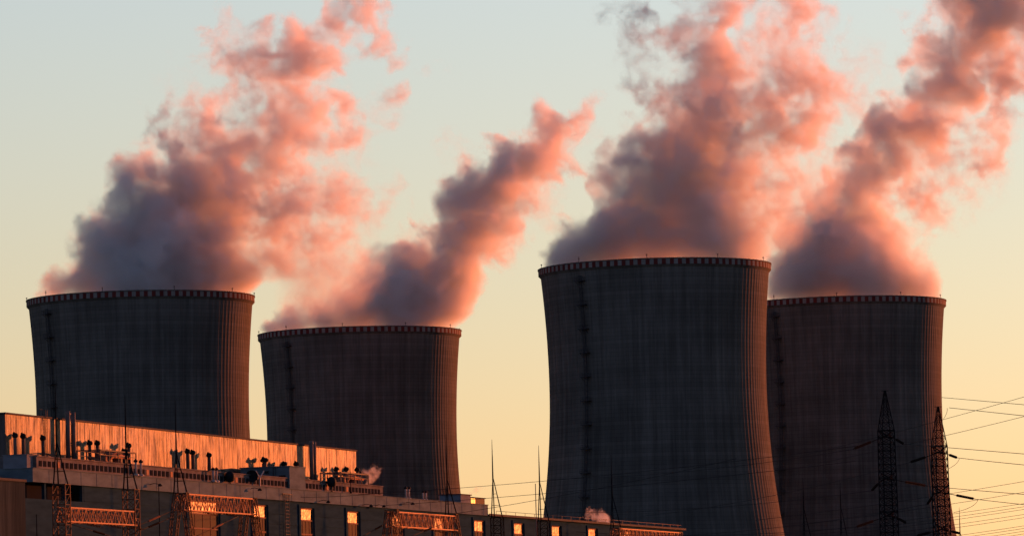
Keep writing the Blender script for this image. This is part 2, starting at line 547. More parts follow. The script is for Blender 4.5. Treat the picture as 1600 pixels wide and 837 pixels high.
mottle_gloss(M_GLASSR, (0.8, 0.8, 0.8), 0.006, 0.026)
vary(M_GLASSR, (0.9, 0.9, 0.9), 0.55, 1.1, 0.9, 4)
M_GLASSD = mat('dark_glass', (0.02, 0.02, 0.022), 0.6, 0, 0.01)  # dull dark copy for lower panes, left without the sunset reflection
M_FRAME = mat('window_frame_paint', (0.20, 0.11, 0.07), 0.9)
M_GLOW = mat('glowing_pane', (0.8, 0.6, 0.2), 0.5)  # emission gives the hut pane its yellow glow
M_GLOW.node_tree.nodes['Principled BSDF'].inputs['Emission Color'].default_value = (1.0, 0.62, 0.10, 1)
M_GLOW.node_tree.nodes['Principled BSDF'].inputs['Emission Strength'].default_value = 0.42

# ---- hall --------------------------------------------------------------
hall = yard('turbine_hall', 0, 0, 0, 'long turbine hall with a glowing orange clad upper storey and tall windows below', 'industrial hall')
U_END, U_FASC = 350.0, 213.6
ZF0, ZF1 = 46.42, 48.32                        # fascia
win_u = [62.5, 91.3, 113.4, 136.6, 159.9, 183.2, 206.5, 230.8, 255.1, 279.8, 305.2]
win_w = [13.5] + [6.6] * 10
ZW1 = 45.55
wl = MB()
# long wall between the window openings (openings reach below the picture), a lintel strip above
segs, p = [], 20.0
for u, wd in zip(win_u, win_w):
    segs.append((p, u)); p = u + wd
segs.append((p, U_END))
for a, b in segs: wl.box(a, b, 0.4, 0.9, 0.0, ZW1)
wl.box(20.0, U_END, 0.4, 0.9, ZW1, ZF0)
# left bay: wall below a deep dark strip of openings
wl.box(-26.0, 20.0, 0.4, 0.9, 0.0, 44.1)
for u in (-26.0, -11.0, 5.2, 12.8, 19.4): wl.box(u, u + 0.6, 0.43, 0.87, 44.1, ZF0)
wl.box(-26.0, -25.5, 0.93, 40.0, 0.0, ZF0 - 0.05)
wl.box(U_END - 0.5, U_END, 0.93, 40.0, 0.0, ZF0 - 0.05)
for a, b in segs:                              # pilasters beside the openings and horizontal panel joints
    if b - a > 8:
        wl.box(b - 1.5, b - 0.9, 0.18, 0.4, 0.0, ZF0 - 0.4)
for z in (36.2, 37.8, 39.4, 41.0, 42.6, 44.2):
    for a, b in segs: wl.box(a + 0.02, b - 0.02, 0.33, 0.4, z, z + 0.1)
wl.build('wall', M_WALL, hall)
MB().box(-25.0, 20.0, 2.2, 2.6, 43.5, ZF0).build('recess', M_DARK, hall)
fa = MB()
fa.box(0.0, U_FASC, 0.0, 12.0, ZF0, ZF1)
fa.box(-0.12, U_FASC + 0.12, -0.14, 12.1, ZF1, ZF1 + 0.1)
fa.box(-30.0, 0.0, 6.5, 12.0, ZF0, ZF1)
u = 6.0
while u < U_FASC - 2:
    fa.box(u - 0.06, u + 0.06, -0.04, 0.0, ZF0 + 0.04, ZF1 - 0.04); u += 6.0
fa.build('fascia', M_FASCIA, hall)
rf = MB()
rf.box(U_FASC + 0.15, U_END, -0.15, 40.0, ZF0, ZF0 + 0.28)
rf.box(U_FASC + 0.15, U_END, -0.25, -0.15, ZF0 + 0.02, ZF0 + 0.4)
rf.box(-25.0, U_FASC, 12.15, 40.0, ZF0, ZF0 + 0.5)
rf.build('roof', M_ROOF, hall)
# plinth with its row of louvres
PA, PB = 2.9, 155.9
pl = MB()
pl.box(PA, PB, 0.62, 9.0, ZF1 + 0.1, 50.05)
pl.box(PA - 0.1, PB + 0.1, 0.44, 9.1, 50.05, 50.2)
pl.build('plinth', M_PLINTH, hall)
u = PA + 0.9
rl = random.Random(4)
while u < PB - 1.2:                             # the row of louvred openings
    MB().box(u, u + 0.98, 0.54, 0.62, ZF1 + 0.42, 49.55).build('louvre', M_RUST if rl.random() < 0.1 else M_DARK, hall)
    u += 1.66
# upper storey, sheet metal
UW = 9.5
ua, _ = on(8, 646, -UW); ub, zt = on(556, 702, -UW)
U_G0 = on(473, 694, -UW)[0]; U_G1 = on(487, 695, -UW)[0]
zt = on(300, 675.5, -UW)[1]
up_ = MB()
up_.box(ua, ub, UW, UW + 22, ZF1 + 0.05, zt - 0.22)
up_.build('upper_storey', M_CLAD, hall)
ed = MB()
ed.box(ua - 0.25, ub + 0.25, UW - 0.18, UW + 22.2, zt - 0.2, zt + 0.05)
ed.build('roof_edge', M_ROOF, hall)
# windows of the long wall
for i, (u, wd) in enumerate(zip(win_u, win_w)):
    fr = MB()
    zb = 20.0
    fr.box(u, u + 0.18, 0.72, 0.86, zb, ZW1); fr.box(u + wd - 0.18, u + wd, 0.72, 0.86, zb, ZW1)
    for z in (ZW1 - 0.12, ZW1 - 2.05, ZW1 - 4.3, ZW1 - 6.6, ZW1 - 8.9, ZW1 - 11.2): fr.box(u + 0.18, u + wd - 0.18, 0.68, 0.86, z - 0.12, z + 0.12)
    for q in range(1, 4): fr.box(u + wd * q / 4 - 0.05, u + wd * q / 4 + 0.05, 0.74, 0.84, zb, ZW1 - 2.17)
    f = fr.build('window', M_FRAME, hall)
    if i != 0:
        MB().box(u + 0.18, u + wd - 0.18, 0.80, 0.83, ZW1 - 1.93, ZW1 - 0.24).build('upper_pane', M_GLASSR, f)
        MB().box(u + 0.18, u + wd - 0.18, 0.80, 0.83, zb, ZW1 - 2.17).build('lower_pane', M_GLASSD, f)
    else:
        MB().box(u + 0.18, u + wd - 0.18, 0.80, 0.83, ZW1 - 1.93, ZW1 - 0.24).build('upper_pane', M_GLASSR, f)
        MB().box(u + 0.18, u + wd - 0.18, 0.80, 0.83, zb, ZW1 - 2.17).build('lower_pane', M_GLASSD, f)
# stepped end platform, pale panels that face the camera
ep = MB()
a = on(8, 710, -UW + 0.3)[0]
ep.box(0.6, PA - 0.12, 1.1, 4.7, ZF1 + 0.12, 50.25)
ep.box(0.5, PA - 0.13, 1.0, 4.8, 50.25, 50.36)
ep.build('end_platform', M_BLUE, hall)
# cabin on the roof edge
ca, cb = 107.7, 115.3
pc = MB(); pc.box(ca, cb, 0.2, 8.6, ZF1 + 0.12, 51.95); pc.box(ca - 0.12, cb + 0.12, 0.06, 8.74, 51.95, 52.1)
cab = pc.build('roof_cabin', M_FASCIA, hall)
dr = MB(); dr.box(ca - 0.06, ca, 0.9, 2.0, ZF1 + 0.15, 50.6); dr.build('door', M_DARK, cab)
wv = MB(); wv.box(ca - 0.05, ca, 6.2, 7.4, 49.3, 50.3); wv.build('vent_grille', M_DARK, cab)
cp = MB(); cp.path([(ca - 0.2, 2.9, ZF1 + 0.1), (ca - 0.2, 2.9, 51.9)], 0.07); cp.path([(ca - 0.2, 2.5, ZF1 + 0.1), (ca - 0.2, 2.5, 51.9)], 0.05); cp.build('conduit', M_STEEL_D, cab)
for yy in (3.9, 4.0 + 2.6):
    MB().bar((ca - 0.5, yy, 51.2), (ca, yy, 51.4), 0.05).box(ca - 0.75, ca - 0.4, yy - 0.3, yy + 0.3, 51.0, 51.35).build('floodlight', M_BLACK, cab)
# lamps on arms along the fascia
for x, y in ((250, 757), (406, 764), (513, 783), (580, 789), (645, 786), (600, 790)):
    u, z = on(x, y, 1.3)
    b = MB(); b.path([(u - 0.9, 0, z + 0.1), (u - 0.5, -0.6, z + 0.25), (u, -1.2, z + 0.1)], 0.05)
    b.lathe([(0.02, z + 0.22), (0.2, z + 0.12), (0.36, z - 0.1), (0.36, z - 0.2), (0.02, z - 0.22)], u, -1.3, 10)
    b.build('wall_lamp', M_BLACK, hall)
# fixed ladder with hoops
u0_, z0_ = on(452, 771, 0.6)
b = MB()
for s in (-0.9, 0.9): b.path([(u0_ + s, -0.2, 20), (u0_ + s, -0.2, z0_)], 0.06)
for z in np.arange(30, z0_, 0.55): b.bar((u0_ - 0.9, -0.2, z), (u0_ + 0.9, -0.2, z), 0.035)
for s in (-2.2, 2.2): b.bar((u0_ + s, -0.25, z0_ - 0.35), (u0_ + s, -0.25, z0_ + 0.05), 0.06)
b.bar((u0_ - 2.2, -0.25, z0_), (u0_ + 2.2, -0.25, z0_), 0.07)
b.build('wall_ladder', M_STEEL_D, hall)
# roof railing on the far low roof
b = MB()
for u in np.arange(U_FASC + 6, U_END - 2, 6.0): b.bar((u, 0.3, ZF0 + 0.28), (u, 0.3, ZF0 + 1.0), 0.045)
b.path([(U_FASC + 6, 0.3, ZF0 + 1.0), (U_END - 2, 0.3, ZF0 + 1.0)], 0.04, 4)
b.build('roof_railing', M_PIPE, hall)
b = MB(); b.path([(ua + 14.2, UW + 0.6, zt), (ua + 14.2, UW + 0.6, zt + 1.1), (ua + 15.4, UW + 0.6, zt + 1.1), (ua + 15.4, UW + 0.6, zt)], 0.06, 4, False)
for z in np.arange(49.8, zt, 0.45): b.bar((ua + 14.6, UW - 0.25, z), (ua + 15.2, UW - 0.25, z), 0.04)
for s in (14.6, 15.2): b.bar((ua + s, UW - 0.25, 49.6), (ua + s, UW - 0.25, zt + 1.0), 0.05)
b.build('roof_ladder', M_STEEL_D, hall)

# ---- small cabin at the far end of the fascia roof -----------------------
cu0, cz0 = on(720, 784, -1.0); cu1, _ = on(760, 790, -1.0)
cbn = yard('roof_hut', cu0, -1.0, ZF1 + 0.1, 'low flat rooftop hut with one glowing yellow window beside open sky', 'rooftop hut')
LH = cu1 - cu0
MB().box(0, LH * 0.38, 0.0, 4.0, 0, 1.5).build('body', M_BLUE, cbn)
MB().box(LH * 0.38 + 0.01, LH, 0.3, 4.0, 0, 1.15).build('annex', M_BLACK, cbn)
MB().box(-0.2, LH * 0.4, -0.2, 4.2, 1.5, 1.66).box(LH * 0.405, LH + 0.2, 0.1, 4.2, 1.15, 1.3).build('roof', M_ROOF, cbn)
wf = MB().box(LH * 0.42, LH * 0.60, 0.18, 0.3, 0.1, 1.1).build('window', M_FRAME, cbn)
MB().box(LH * 0.43, LH * 0.59, 0.14, 0.18, 0.16, 1.04).build('pane', M_GLOW, wf)

# ---- brown block in the lower left corner ---------------------------------
_p = at(39, 748.6, 600)
blk = empty('brown_annex', (_p.x, _p.y, 0), HA, 'brown ribbed annex building cut off by the lower left corner', 'annex building')
MB().box(-30, 0, 0, 26, 0, _p.z - 0.3).build('wall', M_BROWN, blk)
MB().box(-30.1, 0.15, -0.15, 26.1, _p.z - 0.3, _p.z).build('coping', M_ROOF, blk)

# ---- vents on the hall roof -----------------------------------------------
def twin_vent(x, ytop, w, label, pale=False, s=0.85, group='twin headed vents along the orange clad wall', n=2, zb=50.2):
    u, z = on(x, ytop, w)
    h = z - zb
    t = yard('roof_vent', u, w, zb, label, 'roof vent', group)
    r = 0.24 * s
    p = MB()
    for k in range(n):
        o = (k - (n - 1) / 2) * 0.7 * s
        p.path([(0.0 + o * 0.3, o * 0.4, 0), (0.0 + o * 0.3, o * 0.4, h * 0.78), (o * 0.9, o * 0.9 * 0.5, h * 0.93)], r, 8)
    p.lathe([(0.0, 0.0), (0.6 * s, 0.0), (0.6 * s, 0.18), (0.3 * s, 0.3)], 0, 0, 10)
    p.build('pipe', M_PIPE_L if pale else M_PIPE, t)
    for k in range(n):
        o = (k - (n - 1) / 2) * 0.7 * s
        c = MB()
        cx, cyy = o * 1.15, o * 0.75
        c.lathe([(0.22 * s, h * 0.84), (0.40 * s, h * 0.87), (0.46 * s, h * 0.93), (0.36 * s, h * 0.99), (0.12 * s, h * 1.0 + 0.1 * s)], cx, cyy, 10)
        c.bar((cx, cyy, h * 0.93), (cx + 0.45 * s * (1 if o >= 0 else -1), cyy + 0.2 * s, h * 1.03), 0.2 * s, 8)
        c.build('cowl', M_BLACK, t)
    return t


VW = -8.2
pos = ['leftmost vent on the hall roof, nearest the grey end wall', 'second vent from the left end of the orange clad wall', 'vent below the roof ladder near the left end of the clad wall']
for (x, y), l in zip(((23.5, 677), (36, 678), (67, 681)), pos): twin_vent(x, y, VW, 'dark twin headed ' + l)
twin_vent(140, 689, VW, 'dark twin headed vent, left one of the pair right of the tall twin stacks')
twin_vent(152, 689, VW, 'dark twin headed vent, right one of the pair right of the tall twin stacks')
twin_vent(193.5, 702, VW, 'short dark vent beside the taller one, left of the clad wall middle', s=0.85)
twin_vent(201, 693, VW, 'tall dark vent standing right beside a shorter one on the clad wall')
twin_vent(293, 702, VW, 'dark twin headed vent, left one of the pair casting a square shadow')
twin_vent(301, 704, VW, 'dark twin headed vent, right one of the pair casting a square shadow')
twin_vent(326.6, 708, VW, 'single dark twin headed vent right of the pair at the middle of the wall')
twin_vent(413, 716, VW, 'large black headed vent peeking over the left half of the roof cabin', s=1.25)
twin_vent(444, 722, VW, 'black headed vent peeking over the roof cabin, left of its right end', s=0.95)
twin_vent(463, 722, VW, 'black headed vent peeking over the right end of the roof cabin', s=0.95)
twin_vent(525.7, 730, VW, 'dark vent left of the square shadow at the right end of the clad wall')
twin_vent(541, 730, VW, 'dark vent right of the square shadow near the right end of the clad wall')
twin_vent(558, 731, VW, 'dark vent just beyond the right end of the clad wall')
# short pale pipes with black tips in front of the plinth
for x, y, l in ((212, 718, 'left'), (220, 719, 'right')):
    twin_vent(x, y, 0.35, 'pale short vent pipe before the louvre row, ' + l + ' of two side by side', True, 0.75, 'pale short vent pipes along the roof edge', 1, ZF1 + 0.1)
for x, y, l in ((333, 731, 'left'), (338, 731, 'right')):
    twin_vent(x, y, 0.35, 'pale short vent pipe, ' + l + ' of two left of the round black fan', True, 0.75, 'pale short vent pipes along the roof edge', 1, ZF1 + 0.1)
for x, y, l in ((634, 760.5, 'left'), (638.5, 760.5, 'right')):
    twin_vent(x, y, -2.0, 'pale vent pipe with tall black tip, ' + l + ' of two on the bare roof edge', True, 0.8, 'pale short vent pipes along the roof edge', 1, ZF1 + 0.1)
for x, y, l in ((661, 767, 'left'), (665.5, 767, 'right')):
    twin_vent(x, y, -2.0, 'shorter brownish vent pipe, ' + l + ' of two left of the lightning mast', True, 0.7, 'pale short vent pipes along the roof edge', 1, ZF1 + 0.1)
twin_vent(563.5, 737, -5.0, 'slim pale vent pipe left of the small steam puff', True, 0.6, 'pale short vent pipes along the roof edge', 1)
# round black fans
for x, y, l in ((359, 744, 'round black fan housing on the roof edge left of the roof cabin'), (518, 752, 'round dark fan housing before the louvre row right of the roof cabin')):
    u, z = on(x, y, 0.2)
    t = yard('roof_fan', u, 0.2, ZF1 + 0.1, l, 'roof fan', 'round fans on the hall roof')
    b = MB(); h = z - ZF1 - 0.1
    b.lathe([(0.1, h - 0.9), (0.62, h - 0.7), (0.8, h - 0.1), (0.72, h + 0.45), (0.4, h + 0.75), (0.05, h + 0.85)], 0, 0, 14)
    b.build('housing', M_BLACK, t)
    b = MB(); b.bar((0, 0, 0), (0, 0, h - 0.8), 0.2, 8).bar((-0.5, 0, 0), (0, 0, h - 0.7), 0.07).bar((0.5, 0, 0), (0, 0, h - 0.7), 0.07); b.build('stand', M_STEEL_D, t)
# dish antenna with its bright Y post
u, z = on(397, 744, 0.1)
t = yard('dish_antenna', u, 0.1, ZF1 + 0.1, 'dark dish antenna with a bright forked post on the roof edge', 'dish antenna')
b = MB(); h = z - ZF1 - 0.1
ring = []
ctr = Vector((0.0, 0.4, h))
axd = Vector((-0.9, -0.35, 0.15)).normalized(); a1 = axd.cross(Vector((0, 0, 1))).normalized(); a2 = axd.cross(a1)
base_i = len(b.v)
for r, dp_ in ((0.0, 0.0), (0.4, 0.06), (0.75, 0.2), (0.98, 0.36)):
    for k in range(18):
        q = ctr + a1 * (r * cos(2 * pi * k / 18)) + a2 * (r * sin(2 * pi * k / 18)) + axd * dp_
        b.v.append(tuple(q))
for i in range(3):
    for k in range(18):
        l = (k + 1) % 18
        b.face([base_i + i * 18 + k, base_i + i * 18 + l, base_i + (i + 1) * 18 + l, base_i + (i + 1) * 18 + k], True)
b.build('dish', M_BLACK, t)
b = MB(); u2 = on(406, 744, 0.1)[0] - u
b.bar((u2, 0, 0), (u2, 0, h - 0.15), 0.13, 6).bar((u2, 0, h - 0.15), (u2 - 0.9, 0.35, h + 1.0), 0.1, 6).bar((u2, 0, h - 0.15), (u2 + 0.9, -0.35, h + 1.0), 0.1, 6); b.build('post', M_PIPE_L, t)
MB().bar((u2, 0, h - 0.2), tuple(ctr), 0.07).build('bracket', M_STEEL_D, t)
# tall twin stacks with pipework below, twice
for xs, ytop, lab in (((105.5, 114), 642, 'pair of tall thin brown stacks rising above the left part of the clad wall'), ((486, 490.5), 688, 'tall dark stack beside a pale one on the clad wall right of the cabin')):
    u, z = on(xs[0], ytop, VW); u2 = on(xs[1], ytop, VW)[0]
    t = yard('exhaust_stack', u, VW, 50.2, lab, 'exhaust stack', 'exhaust stacks on the hall roof')
    h = z - 50.2; d = u2 - u
    MB().path([(0, 0, 0), (0, 0, h)], 0.36, 10).lathe([(0.42, h - 0.5), (0.42, h - 0.3)], 0, 0, 10).build('flue', M_PIPE, t)
    MB().path([(d, 0, 0), (d, 0, h - 0.1)], 0.36, 10).build('flue', M_PIPE, t)
    b = MB()
    for z_ in np.arange(1.5, h, 1.5): b.bar((0, 0, z_), (d, 0, z_), 0.06)
    b.build('clamps', M_STEEL_D, t)
    b = MB(); rr = random.Random(5)
    for i in range(5):
        xx = -1.5 + i * 3.6
        b.bar((xx, -5.6, -1.7), (xx, -5.6, 1.9), 0.1); b.bar((xx, -2.0, 0), (xx, -2.0, 1.9), 0.1)
        b.bar((xx, -5.6, 1.9), (xx, -2.0, 1.9), 0.1)
    for yy in (-5.6, -2.0): b.bar((-1.5, yy, 1.9), (12.9, yy, 1.9), 0.14); b.bar((-1.5, yy, 1.2), (12.9, yy, 1.2), 0.06)
    b.build('pipe_rack', M_STEEL_D, t)
    b = MB()
    for i in range(6):
        yy = -5.2 + i * 0.6; zz = 0.2 + 0.22 * (i % 4)
        b.path([(-0.6, yy, zz), (3 + i, yy, zz), (4 + i, yy, zz + 0.9), (11.5, yy, zz + 0.9)], 0.16 + 0.05 * (i % 2), 7)
    b.lathe([(0.05, -0.2), (0.9, -0.2), (0.9, 1.2), (0.1, 1.35)], 2.4, -4.2, 14)
    b.lathe([(0.05, -0.2), (0.7, -0.2), (0.7, 1.0), (0.1, 1.15)], 8.2, -4.4, 14)
    b.build('pipework', M_RUST, t)
# ---------------------------------------------------------------- switchyard: gantries, masts, pylons, cables
M_LAT = vary(mat('sunlit_lattice_steel', (0.32, 0.10, 0.05), 0.65, 0.0, 0.1), (1, 1, 1), 0.7, 1.2, 0.9)  # orange base puts the sunset glow into the beams' colour
M_COL = vary(mat('shaded_column_steel', (0.10, 0.045, 0.03), 0.7, 0.0, 0.05), (1, 1, 1), 0.5, 1.3, 0.7)  # darker copy of the steel, the columns' shade put into its base
M_LATD = vary(mat('dark_lattice_steel', (0.014, 0.013, 0.014), 0.9, 0.0, 0.0), (1, 1, 1), 0.6, 1.3, 0.9)  # near-black copy, the unlit look of masts and pylons put into its colour
M_INS = mat('insulator_porcelain', (0.02, 0.014, 0.012), 0.8, 0, 0.02)
M_WIRE = mat('cable', (0.03, 0.028, 0.028), 0.8)


def spire(parent, x, y, z0, z1, z2, name='lightning_mast'):
    """Tripod spire with a long tapering rod, on top of a column."""
    b = MB()
    ap = (x, y, z1)
    for fx, fy in ((-0.8, 0.15), (0.8, 0.15), (0.0, -1.45)):
        b.bar((x + fx, y + fy, z0), ap, 0.10, 5, 0.07)
    for t in (0.3, 0.58):
        q = [(x + fx * (1 - t), y + fy * (1 - t), z0 + (z1 - z0) * t) for fx, fy in ((-0.8, 0.15), (0.8, 0.15), (0.0, -1.45))]
        for i in range(3): b.bar(q[i], q[(i + 1) % 3], 0.04, 4)
    m = b.build(name, M_LATD, parent)
    n = MB(); n.path([(x, y, z1 - 0.6), (x, y, z1 + (z2 - z1) * 0.5), (x, y, z2)], [0.13, 0.085, 0.03], 6)
    n.build('rod', M_LATD, m)
    return m


def column(parent, x, y, z1, mt, w=1.7, spread=0.0):
    b = MB()
    if spread:
        b.lattice((x, y - spread, z1 - 16), (x, y - 0.45, z1), 0.95, 1.15, 0.075, 0.035)
        b.lattice((x, y + spread, z1 - 16), (x, y + 0.45, z1), 0.95, 1.15, 0.075, 0.035)
        for k in (0.3, 0.62):
            s = spread + (0.45 - spread) * k
            b.bar((x, y - s, z1 - 16 * (1 - k)), (x, y + s, z1 - 16 * (1 - k)), 0.07)
        b.lattice((x, y - spread - (spread - .45) * (z1 - 16) / 16, 0), (x, y - spread, z1 - 16), 0.95, 1.6, 0.075, 0.04)
        b.lattice((x, y + spread + (spread - .45) * (z1 - 16) / 16, 0), (x, y + spread, z1 - 16), 0.95, 1.6, 0.075, 0.04)
    else:
        b.lattice((x, y, 0), (x, y, z1), w, 1.25, 0.085, 0.04)
    return b.build('column', mt, parent)


def truss(parent, x0, x1, y, z0, z1, mt, cut=0.9, w=1.5):
    """Box truss beam with sloping ends."""
    b = MB()
    n = max(6, int((x1 - x0) / 1.25))
    X = [x0 + (x1 - x0) * i / n for i in range(n + 1)]
    for yy in (y - w / 2, y + w / 2):
        b.bar((x0, yy, z0), (x1, yy, z0), 0.125); b.bar((x0 + cut, yy, z1), (x1 - cut, yy, z1), 0.125)
        b.bar((x0, yy, z0), (x0 + cut, yy, z1), 0.11); b.bar((x1, yy, z0), (x1 - cut, yy, z1), 0.11)
        T = [min(max(x, x0 + cut), x1 - cut) for x in X]
        for i in range(n):
            a, c = ((X[i], yy, z0), (T[i + 1], yy, z1)) if i % 2 == 0 else ((T[i], yy, z1), (X[i + 1], yy, z0))
            b.bar(a, c, 0.06)
            b.bar((X[i], yy, z0), (T[i], yy, z1), 0.04)
    for i in range(n):
        s = 1 if i % 2 else -1
        b.bar((X[i], y - s * w / 2, z0), (X[i + 1], y + s * w / 2, z0), 0.045)
        b.bar((min(max(X[i], x0 + cut), x1 - cut), y - s * w / 2, z1), (min(max(X[i + 1], x0 + cut), x1 - cut), y + s * w / 2, z1), 0.045)
    return b.build('beam', mt, parent)


GW = 30.0
TOPZ = 55.6


def gantry(u0, u1, zb0, zb1, zc, label, mast0=False, mast1=False, spread=0.0, beam=True, ext=0.0):
    t = yard('gantry', u0, GW, 0, label, 'gantry', 'switchyard gantries before the hall')
    L_ = u1 - u0
    for x, m in ((0, mast0), (L_, mast1)):
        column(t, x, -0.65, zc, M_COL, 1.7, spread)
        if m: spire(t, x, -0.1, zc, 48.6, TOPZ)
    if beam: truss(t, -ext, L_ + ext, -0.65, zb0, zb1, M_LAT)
    # strain insulators under the beam ends
    for x in (L_ * 0.2, L_ * 0.5, L_ * 0.8):
        b = MB(); z = zb0
        b.bar((x, -1.4, z - 0.1), (x + 0.4, -4.2, z - 0.75), 0.03)
        for i in range(9):
            f = 0.25 + 0.07 * i
            b.bar((x + 0.4 * f, -1.4 - 2.8 * f, z - 0.1 - 0.65 * f), (x + 0.4 * (f + 0.03), -1.4 - 2.8 * (f + 0.03), z - 0.1 - 0.65 * (f + 0.03)), 0.16, 7)
        b.build('insulator', M_INS, t)
    return t


g_u = lambda x, y: on(x, y, GW)[0]
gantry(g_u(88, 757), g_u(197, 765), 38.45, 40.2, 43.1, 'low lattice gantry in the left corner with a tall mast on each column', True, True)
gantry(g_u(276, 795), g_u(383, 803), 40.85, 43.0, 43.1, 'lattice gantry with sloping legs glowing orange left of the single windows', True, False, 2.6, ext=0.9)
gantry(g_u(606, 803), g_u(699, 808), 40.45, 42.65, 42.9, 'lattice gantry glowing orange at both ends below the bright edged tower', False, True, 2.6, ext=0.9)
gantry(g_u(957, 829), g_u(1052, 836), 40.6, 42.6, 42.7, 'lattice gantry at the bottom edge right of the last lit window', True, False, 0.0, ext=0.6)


def lone_mast(x, y, label, ztop=TOPZ, z1=49.6):
    u = g_u(x, y)
    t = yard('lightning_mast', u, GW, 0, label, 'lightning mast', 'lightning masts standing alone in the yard')
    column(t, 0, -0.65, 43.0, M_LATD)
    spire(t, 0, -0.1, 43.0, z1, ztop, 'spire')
    return t


lone_mast(769, 742, 'tall lightning mast against the yellow sky, left one between the towers')
lone_mast(842, 750, 'tall lightning mast against the sky close beside the large tower')
lone_mast(1254, 760, 'faint dark lightning mast before the rear tower, left of two')
lone_mast(1312, 760, 'faint dark lightning mast before the rear tower, right of two', z1=50.6)
lone_mast(1498, 790, 'thin lightning mast just right of the right pylon', 53.3, 47.5)


def pole(x, ytop, w, zb, r, label, m=None):
    u, z = on(x, ytop, w)
    t = yard('rod_pole', u, w, zb, label, 'pole', 'slim rods on the hall and in the yard')
    h = z - zb
    MB().path([(0, 0, 0), (0, 0, h * 0.5), (0, 0, h)], [r, r * 0.85, r * 0.45], 6).build('rod', m or M_LATD, t)
    MB().lathe([(0.02, 0.0), (r * 3, 0.0), (r * 3, 0.15), (r * 1.2, 0.4)], 0, 0, 8).build('foot', M_LATD, t)
    return t


pole(836.5, 755, 6.0, 0, 0.16, 'pale slim pole against the sky left of the right sky mast', M_PIPE)
pole(57, 803, 20.0, 0, 0.12, 'short dark pole standing before the wall in the lower left corner')
pole(547.5, 736, 0.25, ZF1 + 0.1, 0.07, 'thin dark rod on the roof edge at the right end of the clad wall')
pole(332, 713, 0.25, ZF1 + 0.1, 0.07, 'thin dark rod on the roof edge before the middle of the clad wall')
pole(346, 716, -8.0, 50.2, 0.06, 'thin dark rod standing before the pyramid of the clad wall middle')
pole(248, 757, 1.5, 0, 0.13, 'dark lamp pole before the blank wall left of the second gantry')


# pylons
def insulator_string(parent, p, q, name='insulator', r=0.17, n=15):
    """A strain insulator: a row of sheds on a rod, hung between p and q (local)."""
    p, q = Vector(p), Vector(q)
    b = MB(); b.bar(p, q, 0.05, 5)
    for i in range(n):
        f = 0.34 + 0.6 * i / n
        a = p.lerp(q, f); c = p.lerp(q, f + 0.02)
        b.bar(a, c, r, 8)
    return b.build(name, M_INS, parent)


def pylon(px, Y, ytop, yshoulder, wpx, label, arms):
    """Slender lattice pylon seen along its crossarms. arms: (left end px, right end px or None, px y at body)."""
    top = at(px, ytop, Y); sh = at(px, yshoulder, Y)
    pm = Y / FPX
    t = empty('pylon', (sh.x, Y, 0), radians(0), label, 'pylon', 'lattice pylons before the rear tower')
    w1 = wpx * pm
    zb = at(px, 837, Y).z
    b = MB()
    rot = (cos(radians(17)), sin(radians(17)), 0)
    b.lattice((0, 0, zb - 3), (0, 0, sh.z), w1 * 1.14, 0.85, 0.095, 0.04, w1, rot)
    b.lattice((0, 0, 0), (0, 0, zb - 3), w1 * 2.2, 2.4, 0.1, 0.05, w1 * 1.14, rot)
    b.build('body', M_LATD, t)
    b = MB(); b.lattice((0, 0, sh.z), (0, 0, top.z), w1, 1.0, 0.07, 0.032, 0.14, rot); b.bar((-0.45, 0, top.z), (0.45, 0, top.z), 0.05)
    b.build('peak', M_LATD, t)
    for (lx, ly, rx, ry, y0) in arms:
        z = at(px, y0, Y).z
        a = MB()
        for s in (-1, 1):
            a.bar((s * w1 * 0.5, -0.6, z), (s * 0.12, -2.2, z + 0.25), 0.075); a.bar((s * w1 * 0.5, -0.6, z + 0.9), (s * 0.12, -2.2, z + 0.3), 0.06)
            a.bar((s * w1 * 0.5, 0.6, z), (s * 0.12, 2.2, z + 0.25), 0.075); a.bar((s * w1 * 0.5, 0.6, z + 0.9), (s * 0.12, 2.2, z + 0.3), 0.06)
        arm = a.build('crossarm', M_LATD, t)
        if lx is not None:
            e = at(lx, ly, Y + 3.5); insulator_string(arm, (-w1 * 0.5, 0.9, z), (e.x - sh.x, 3.5, e.z))
        if rx is not None:
            e = at(rx, ry, Y - 3.5); insulator_string(arm, (w1 * 0.5, -0.9, z), (e.x - sh.x, -3.5, e.z))
    return t


PYA, PYB = 640.0, 620.0
pylon(1384.5, PYA, 610, 672, 20, 'lattice pylon standing wholly before the rear tower, left of two',
      [(1333, 701, 1412, 693, 684), (1362, 766, 1449, 758.5, 750), (1336, 823, 1416, 816, 808)])
pylon(1467.5, PYB, 635, 696, 19, 'lattice pylon at the right edge of the rear tower against the sky',
      [(1421, 722, 1495.5, 714.5, 709), (1449, 787, 1524, 779, 771), (1432, 836, 1500, 832.5, 829)])


def cable(p, q, label, sag=0.0, r=0.035, n=14, group=None):
    p, q = Vector(p), Vector(q)
    pts = []
    for i in range(n + 1):
        t = i / n
        v = p.lerp(q, t); v.z -= sag * 4 * t * (1 - t)
        pts.append(v)
    o = MB().path(pts, r, 5).build('power_cable', M_WIRE)
    return tag(o, label, 'cable', group)


